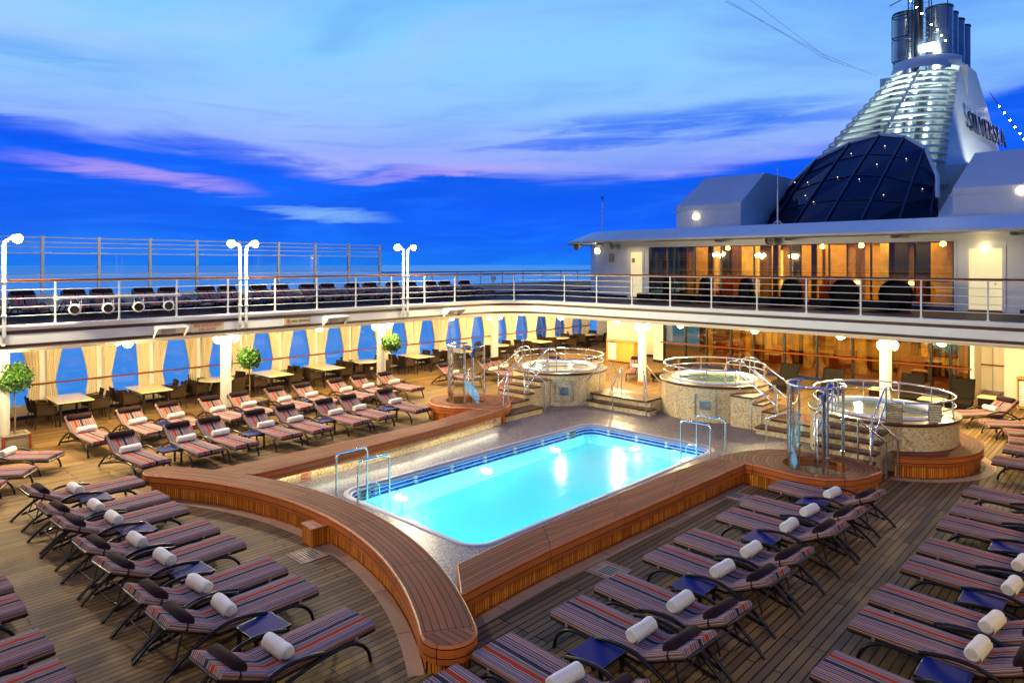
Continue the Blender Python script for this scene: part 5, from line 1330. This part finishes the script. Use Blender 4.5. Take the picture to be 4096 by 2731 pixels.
for x in (-17.3,-16.2,-14.9,-11.9,-10.3,-7.4): MB().box(x-.1,x+.1,29.0,29.12,3.45,6.0).build('drape','interior_brown',ui)
for x in (-15.8,-12.9,-8.3,-5.9): MB().box(x-.15,x+.15,31.4,31.7,3.42,6.02).build('pillar','interior_cream',ui)
MB().box(-13.35,-12.5,33.0,33.18,3.8,5.7).build('lit_doorway','door_glow',ui)
for x in (-15,-11.8,-10.2,-7.2): MB().box(x-.45,x+.45,30.6,31.2,3.42,4.1).box(x-.45,x+.45,31.15,31.3,4.1,4.5).build('armchair','interior_red',ui)
for x,y in ((-15.6,32.2),(-11.2,32.6),(-9.3,31.8),(-6.2,31.5)): MB().lathe([(0,5.72),(.1,5.75),(.12,5.85),(.04,5.98)],x,y,12).build('ceiling_light','room_glow',ui)
for x in (-15.9,-9.0,-7.0): MB().lathe([(.14,4.2),(.09,4.42)],x,30.2,12).build('table_lamp','room_glow',ui)
light('AREA',(-12,31.2,5.9),760,(1,.83,.44),'room_lamp',11,(0,0,0),sy=3)
def plaque(x,y,z,w_,h_,rz,label):
    sign(x,y,z,w_,h_,rz,['NOTICE','to our guests','please read','and keep clear'],label)
plaque(-20.3,28.86,5.36,.36,.42,R(-20),'small framed notice on the curved white wall right of the round lamp')
plaque(-18.88,YH+.02,5.22,.15,.2,0,'tiny framed notice on the left upper door')
wall_lamp(-21.55,29.35,5.72,(-.55,-.85,0),'bright round lamp on the curved white wall of the upper deckhouse')
def horn(x,y,z,dr,label):
    t=thing('horn_loudspeaker',label,'loudspeaker',(x,y,z)); M=Vector(dr).to_track_quat('Z','Y').to_matrix().to_4x4()
    def octo(s,zz): return [(s*math.cos(R(22.5+45*k))*1.0,s*math.sin(R(22.5+45*k)),zz) for k in range(8)]
    MB().grid([octo(.08,-.22),octo(.13,-.1),octo(.2,.08),octo(.22,.1),octo(.2,.11),octo(.17,.03)],None,True,False).xf(M).build('horn','beige_body',t)
    MB().lathe([(0,.07),(.05,.05),(.06,-.0),(.17,.02)],n=16).xf(M).build('cone','planter_grey',t)
    MB().tube([(0,0,0),(0,.1,.2)],.015,6).build('bracket','beige_body',t)
horn(-22.6,29.0,5.98,(-.2,-1,-.1),'beige horn loudspeaker under the left tip of the deckhouse roof')
horn(-19.85,28.35,6.0,(-.5,-.85,-.25),'beige horn loudspeaker under the roof right of the round wall lamp')
horn(-11.85,28.4,6.02,(-.1,-1,-.1),'beige horn loudspeaker in the middle above the long upper window')
# pod chairs
def make_pod():
    t=thing('pod_chair','x','pod chair')
    rows=[]
    for j in range(11):
        v=j/10; z=.12+1.0*v; wd=.62*math.sqrt(max(0,1-(max(0,v-.35)/.66)**2.4)) if v>.35 else .48+.14*v/.35
        dep=.42*(1-.35*v)
        rows.append([(.05-dep*math.cos((k/14-.5)*PI*.95)*1.0-.08*v,wd*math.sin((k/14-.5)*PI)*1.0,z) for k in range(15)])
    r2=[[(x*1.06-.015,y*1.06,z+.005) for x,y,z in r_] for r_ in rows]
    mb=MB().grid(rows).grid(r2); mb.grid([rows[-1],r2[-1]]); mb.build('shell','wicker_dark',t)
    MB().lathe([(0,.38),(.5,.38),(.56,.3),(.52,.08),(0,.06)],0.02,0,24).build('seat','wicker_dark',t)
    MB().box(.55,1.15,-.52,.52,.06,.36).build('footstool','wicker_dark',t)
    return t
pod=make_pod(); pt=tree_of(pod)
for i,(x,a) in enumerate(((-16.3,-150),(-14.4,-140),(-12.5,-135),(-10.6,-125),(-8.6,-115),(-6.85,-110))):
    lab=f'dark rounded wicker pod chair, {ORD[i]} from the left in front of the upper window'
    if i==0: pod.location=(x,27.2,ZU); pod.rotation_euler=(0,0,R(a)); pod['label']=lab; pod['group']='wicker pod chairs on the upper deck'
    else: dup_fast(pod,pt,(x,27.2,ZU),R(a),lab,'wicker pod chairs on the upper deck')
# small white lamp unit on the far upper deck
t=thing('deck_searchlight','small white searchlight beside the last upper deck lounger','searchlight',(-26.0,26.0,3.98))
MB().lathe([(0,-.1),(.1,-.08),(.14,0),(.14,.08),(0,.09)],n=16).xf(Matrix.Translation((0,0,.3))@Vector((1,-.3,-.2)).to_track_quat('Z','Y').to_matrix().to_4x4()).build('head','white_paint',t); MB().tube([(0,0,0),(0,0,.25)],.03,8).build('stand','white_paint',t)

# ================================================================== ROOF HOUSES, DOME, FUNNEL
def roofhouse(x0,x1,xs0,xs1,label):
    t=thing('roof_house',label,'roof housing',((x0+x1)/2,33,6.8),world=True)
    MB().face([(x0,33,6.7),(x1,33,6.7),(x1,33,8.15),(x0,33,8.15)]).face([(x0,44,6.7),(x0,33,6.7),(x0,33,8.15),(xs0,35,9.8),(xs0,44,9.8)]).face([(x1,33,6.7),(x1,44,6.7),(xs1,44,9.8),(xs1,35,9.8),(x1,33,8.15)]).build('wall','white_paint',t)
    MB().face([(x0,33,8.15),(x1,33,8.15),(xs1,35,9.8),(xs0,35,9.8)]).face([(xs0,35,9.8),(xs1,35,9.8),(xs1,44,9.8),(xs0,44,9.8)]).build('sloped_top','white_paint',t)
    MB().tube([(x0-.15,32.85,7.85),(x1-.1,32.85,7.85)],.025,6).build('grab_rail','white_paint',t)
    return t
roofhouse(-18.95,-15.3,-18.3,-14.9,'white sloped roof housing left of the glass dome'); roofhouse(-6.15,2,-5.7,2,'white sloped roof housing at the right of the glass dome')
wall_lamp(-17.75,32.9,7.55,(0,-1,0),'bright round lamp on the left roof housing'); wall_lamp(-3.85,32.9,7.9,(0,-1,0),'bright round lamp on the right roof housing at the photo edge')
MB_=MB().face([(-15.3,34,6.7),(-14.9,35,9.4),(-14.6,44,9.4),(-15.3,44,6.7)])
t=thing('funnel_base','white raised base carrying the dome and the funnel','funnel base',(-11.3,45,6.8),world=True)
MB().box(-15.3,-7.3,43.2,62,6.7,10.4).build('body','white_paint',t)
MB().face([(-15.6,36.2,7.0),(-15.1,36.2,7.0),(-14.9,43.2,10.4),(-16.1,43.2,10.4)][::-1]).face([(-16.1,36.2,6.7),(-16.1,44,6.7),(-16.1,44,10.4),(-16.1,43.2,10.4),(-15.9,36.2,7.0)]).build('shoulder','white_paint',t)
MB().face([(-7.5,36.2,7.0),(-6.2,36.2,7.0),(-6.2,43.2,10.4),(-7.3,43.2,10.4)]).face([(-6.2,36.2,6.7),(-6.2,44,6.7),(-6.2,44,10.4),(-6.2,43.2,10.4),(-6.2,36.2,7.0)]).build('shoulder','white_paint',t)
dome=thing('glass_dome','dark blue faceted glass dome sloping up to the funnel','glass dome',(-11.4,38,6.8),world=True)
off=[-3.9,-3.65,-2.7,-1.4,0,1.4,2.7,3.65,3.9]
topp=[(37.0,8.2),(38.2,9.3),(40.2,11.0),(41.7,11.95),(42.2,12.3),(41.7,11.95),(40.2,11.0),(38.2,9.3),(37.0,8.2)]
bot=[(36.6,6.8),(36.2,6.8),(35.2,6.8),(34.5,6.8),(34.3,6.8),(34.5,6.8),(35.2,6.8),(36.2,6.8),(36.6,6.8)]
def dp(i,f):
    y=bot[i][0]+(topp[i][0]-bot[i][0])*f; z=bot[i][1]+(topp[i][1]-bot[i][1])*f+.12*math.sin(PI*f); return Vector((-11.75+.35*f+off[i]*(1.12-.12*f),y,z))
for i in range(8):
    for j in range(4):
        a,b,c_,d_=dp(i,j/4),dp(i+1,j/4),dp(i+1,(j+1)/4),dp(i,(j+1)/4); MB().face([a,b,c_,d_]).build('glass_panel','dome_glass',dome)
for i in range(1,8): MB().tube([dp(i,f/8)+Vector((0,-.04,.03)) for f in range(9)],.06,6).build('rib','dome_frame',dome)
for j in range(5): MB().tube([dp(i,j/4)+Vector((0,-.02,.01)) for i in range(9)],.025 if j<4 else .1,6).build('ring_bar','dome_frame' if j<4 else 'white_paint',dome)
# pin-point lamps inside the dome glass
mb=MB(); 
for (i,f) in ((1.6,.75),(2.4,.55),(2.7,.35),(3.4,.8),(3.5,.5),(3.2,.25),(4.5,.85),(4.6,.62),(4.3,.45),(5.5,.75),(5.3,.3),(6.5,.5)):
    p0=dp(int(i),f); p1=dp(int(i)+1,f); q=p0.lerp(p1,i-int(i))+Vector((0,-.05,.05)); mb.lathe([(0,q.z-.02),(.022,q.z),(0,q.z+.02)],q.x,q.y,6)
mb.build('pin_lamps','star_glow',dome)
# funnel
fu=thing('ship_funnel','tall white ship funnel with curved louvre slats and a side panel reading SILVERSEA','funnel',(-11,48,10),world=True)
def fsec(t_): return (-12.0+1.2*t_,42.6+7.9*t_,3.75-1.95*t_,10.5+7.3*t_,2.1-.4*t_)   # cx,yc,a,z,b
def farc(t_,da=0,dz=0,n=28,a0=178,a1=362):
    cx,yc,a,z,b=fsec(t_); return [(cx+(a+da)*math.cos(R(a0+(a1-a0)*i/n)),yc+(b+da)*math.sin(R(a0+(a1-a0)*i/n)),z+dz) for i in range(n+1)]
for k in range(15):
    t_=k/15*.93+.015
    o_=farc(t_,0,0); i_=farc(t_,-.42,-.1); 
    MB().grid([i_,farc(t_,-.2,.03),o_,farc(t_,.0,-.07),farc(t_,-.2,-.09),i_]).build('louvre','funnel_white',fu)
MB().grid([farc(.95,.05,-.12),farc(.97,.1,0),farc(1.0,.1,.28),farc(1.0,-.1,.32)]).build('top_band','funnel_white',fu)
for a0 in (215,275):
    pts=[]
    for k in range(9):
        cx,yc,a,z,b=fsec(k/8); pts.append((cx+(a-.35)*math.cos(R(a0)),yc+(b-.35)*math.sin(R(a0)),z))
    MB().tube(pts,.10,6).build('frame_post','funnel_white',fu)
def fpanel(sd,nm):
    P=[]
    for k in range(9):
        t_=k/8; cx,yc,a,z,b=fsec(t_); x0=cx+sd*(a+.0); yb=60.0-5.2*t_-(1.2*max(0,t_-.75)*4*.4); row=[]
        for i in range(9):
            f=i/8; row.append((x0+sd*(.55*math.sin(f*PI*.5)*(1-t_*.6)),yc+(yb-yc)*f,z))
        P.append(row)
    P=[[(x,y,z-1.2) for x,y,z in P[0]]]+P
    Q=[[(x-sd*.45,y,z) for x,y,z in r_] for r_ in P]
    mb=MB().grid(P).grid(Q).grid([[r_[0] for r_ in P],[r_[0] for r_ in Q]],smooth=False).grid([P[-1],Q[-1]],smooth=False); mb.build(nm,'funnel_white',fu)
    return P
FPn=fpanel(1,'side_panel'); fpanel(-1,'side_panel')
MB().face([(-13.6,60,9),(-8.2,60,9),(-9.4,54.5,17.8),(-12.2,54.5,17.8)]).build('back_panel','funnel_white',fu)
MB().face([(-12.5,51,17.3),(-9.3,51,17.3),(-9.4,55,17.8),(-12.2,55,17.8)]).build('top_plate','steel_grey',fu)
# machinery inside: ducts
MB().tube([(-12.3,46.5,10),(-12.1,49,14),(-12.0,51,17.5)],.7,14).tube([(-10.2,46.8,10),(-10.2,49.2,14),(-10.3,51.2,17.5)],.75,14).tube([(-11.2,45.5,10),(-11.2,48,13.5),(-11.2,49.5,17)],.3,10).build('duct','pipe_steel',fu)
MB().box(-13.6,-8.6,50.5,50.6,10,17.5).build('inner_wall','funnel_white',fu)
for z,y in ((12.4,46.4),(14.2,48),(16.2,49.6)): MB().box(-13.1+(z-12)*.15,-9.2-(z-12)*.15,y-.06,y+.06,z,z+.1).build('inner_beam','funnel_white',fu)
# lettering on the starboard panel
yv=Vector((.06,1,0)).normalized(); nv=Vector((1,-.06,.12)).normalized(); uvv=nv.cross(yv).normalized()
if uvv.z<0: uvv=-uvv
xx=yv; zz_=xx.cross(uvv)
def letter_M(y,z):
    # right-handed frame: text x runs along +y, up is uvv
    M=Matrix(((xx.x,uvv.x,zz_.x,0),(xx.y,uvv.y,zz_.y,0),(xx.z,uvv.z,zz_.z,0),(0,0,0,1))); return M
text('SILVERSEA',1.8,Matrix.Translation((-7.95,53.2,13.6))@letter_M(0,0),'letter_steel','lettering',fu,.05,1.15,-.006)
light('SPOT',(-4.5,47,8.2),1800,(.95,1,.86),'funnel_lamp',.3,spot=95,target=(-8.2,52,13.5))
light('POINT',(-11.2,46.6,13.2),100,(.80,1,.95),'funnel_lamp',.3); light('POINT',(-11.0,48.7,16.2),75,(.80,1,.95),'funnel_lamp',.3); light('POINT',(-11.3,45.2,11.4),60,(.85,1,.9),'funnel_lamp',.3)
MB().box(-11.7,-10.9,47.3,47.7,14.9,15.05).build('work_light','funnel_glow',fu)
MB().box(-11.0,-10.3,50.2,50.4,18.75,19.2).build('work_light','funnel_glow',fu)
light('POINT',(-11.0,49.9,19.0),160,(.8,1,1),'funnel_lamp',.2)
# exhaust pipes
for i,(x,y,r_,zt) in enumerate(((-12.45,52,.74,22.0),(-10.45,52,.78,21.9),(-10.45,54.6,.6,22.2),(-10.4,56.4,.6,22.2),(-10.35,58.2,.6,22.2))):
    t=thing('exhaust_pipe',('big brushed steel exhaust pipe on the left of the funnel top','biggest steel exhaust pipe right of the mast','steel exhaust pipe second from the mast on the right','steel exhaust pipe third from the mast on the right','farthest steel exhaust pipe at the right')[i],'exhaust pipe',(x,y,17.5),group='exhaust pipes on the funnel')
    h=zt-17.5
    MB().lathe([(r_,-1),(r_,h)],n=32).build('tube','pipe_steel',t); MB().lathe([(r_,h),(r_+.03,h),(r_+.03,h-.12),(r_,h-.12)],n=32).lathe([(0,h-.3),(r_,h-.3)],n=24).build('mouth','mast_dark',t)
    for z in (.9,2.6): MB().lathe([(r_+.0,z),(r_+.02,z+.02),(r_,z+.04)],n=32).build('seam','pipe_steel',t)
t=thing('mast','dark mast with ladders between the exhaust pipes','mast',(-11.3,50.4,17.5),world=True)
MB().tube([(-11.3,50.3,17.3),(-11.3,50.3,27)],.24,12).build('pole','mast_dark',t)
def lad(x,y,z0,z1,w_,nm):
    mb=MB().tube([(x,y,z0),(x,y,z1)],.035,6).tube([(x+w_,y,z0),(x+w_,y,z1)],.035,6); z=z0+.2
    while z<z1: mb.tube([(x,y,z),(x+w_,y,z)],.02,5); z+=.32
    mb.build(nm,'mast_dark',t)
lad(-11.0,50.2,19.4,25,.35,'ladder'); lad(-12.0,50.9,17.6,22.6,.22,'ladder')
for z in (18.6,20.2,21.6): MB().tube([(-12.0,50.9,z),(-13.0,51.0,z),(-13.0,51.6,z)],.035,6).build('guard_bar','mast_dark',t)
MB().tube([(-13.0,51.0,18.6),(-13.0,51.0,21.6)],.03,6).tube([(-13.2,51.2,22.5),(-12.0,51.2,22.9)],.03,6).tube([(-12.0,50.9,22.6),(-11.4,50.6,22.9)],.03,6).build('guard_bar','mast_dark',t)
MB().tube([(-10.6,50.6,19.4),(-10.6,50.6,22.4),(-10.0,50.6,22.6),(-9.7,50.6,22.0),(-9.7,50.6,19.4)],.03,6).build('guard_bar','mast_dark',t)
# string lights
def zoomE(x,y): return (2600+x/1.568,y/1.568)
def string(pts,yy,label):
    P=[at_y(*zoomE(*p),y_) for p,y_ in zip(pts,yy)]
    t=thing('string_lights',label,'string lights',tuple(P[0]),world=True)
    MB().tube(P,.02,5).build('wire','mast_dark',t)
    for p in P[1:-1]:
        m_=MB().lathe([(0,-.05),(.04,-.03),(.045,.01),(0,.05)],n=8); m_.xf(Matrix.Translation(p)); m_.build('bulb','bulb_glow',t)
string([(1590,-40),(1635,8),(1672,47),(1705,87),(1765,155),(1802,188),(1828,223),(1855,255),(1985,395)],[49.6,49.4,49.2,49.2,49.4,49.6,49.8,50,51],'string of small lamps running down from the mast over the exhaust pipes')
string([(2130,580),(2192,668),(2222,710),(2257,757),(2290,798),(2322,838),(2345,875),(2420,980)],[58,58,58,58,58,58,58,58],'string of small lamps descending behind the right side of the funnel')
# antennas and stay wires
t=thing('whip_antenna','thin white antenna standing on the roof edge in front of the dome','antenna',(-12.0,29.5,6.7))
MB().tube([(0,0,0),(0,0,1.55)],.035,8).build('mast','white_paint',t); MB().tube([(0,0,1.5),(0,0,2.5)],.018,6).build('whip','white_paint',t); MB().tube([(-.25,0,.02),(0,0,.25),(.25,0,.02)],.02,6).build('foot','white_paint',t)
t=thing('wind_sensor','thin pole with a wind sensor on the left end of the deckhouse roof','antenna',(-21.4,29.6,6.65))
MB().tube([(0,0,0),(0,0,1.75)],.028,8).build('pole','white_paint',t); MB().tube([(-.12,0,1.9),(.12,0,1.9)],.02,6).tube([(0,0,1.7),(0,0,2.0)],.03,6).build('sensor','mast_dark',t); MB().tube([(0,0,1.35),(.12,0,1.4),(.12,0,1.2)],.015,5).build('hook','white_paint',t)
a0=at_y(*zoomE(1445,487),46.5)
for i,(x,y) in enumerate(((470,10),(480,0),(620,-5))):
    b0=at_y(*zoomE(x,y),(24,24,26)[i]); o=MB().tube([a0,a0.lerp(b0,.5)+Vector((0,0,-.25-.2*i)),b0],.008,4).build('stay_wire','cord_white'); tag(o,('lowest','middle','uppermost')[i]+' of three thin stay wires crossing the sky to the funnel','wire','stay wires')

for o,tr,used in PROT.values():
    if not used:
        def kill(t_):
            for c_,s_ in t_: kill(s_); bpy.data.objects.remove(c_)
        kill(tr); bpy.data.objects.remove(o)
for o in list(col.objects):
    if o.get('_w') is not None: del o['_w']
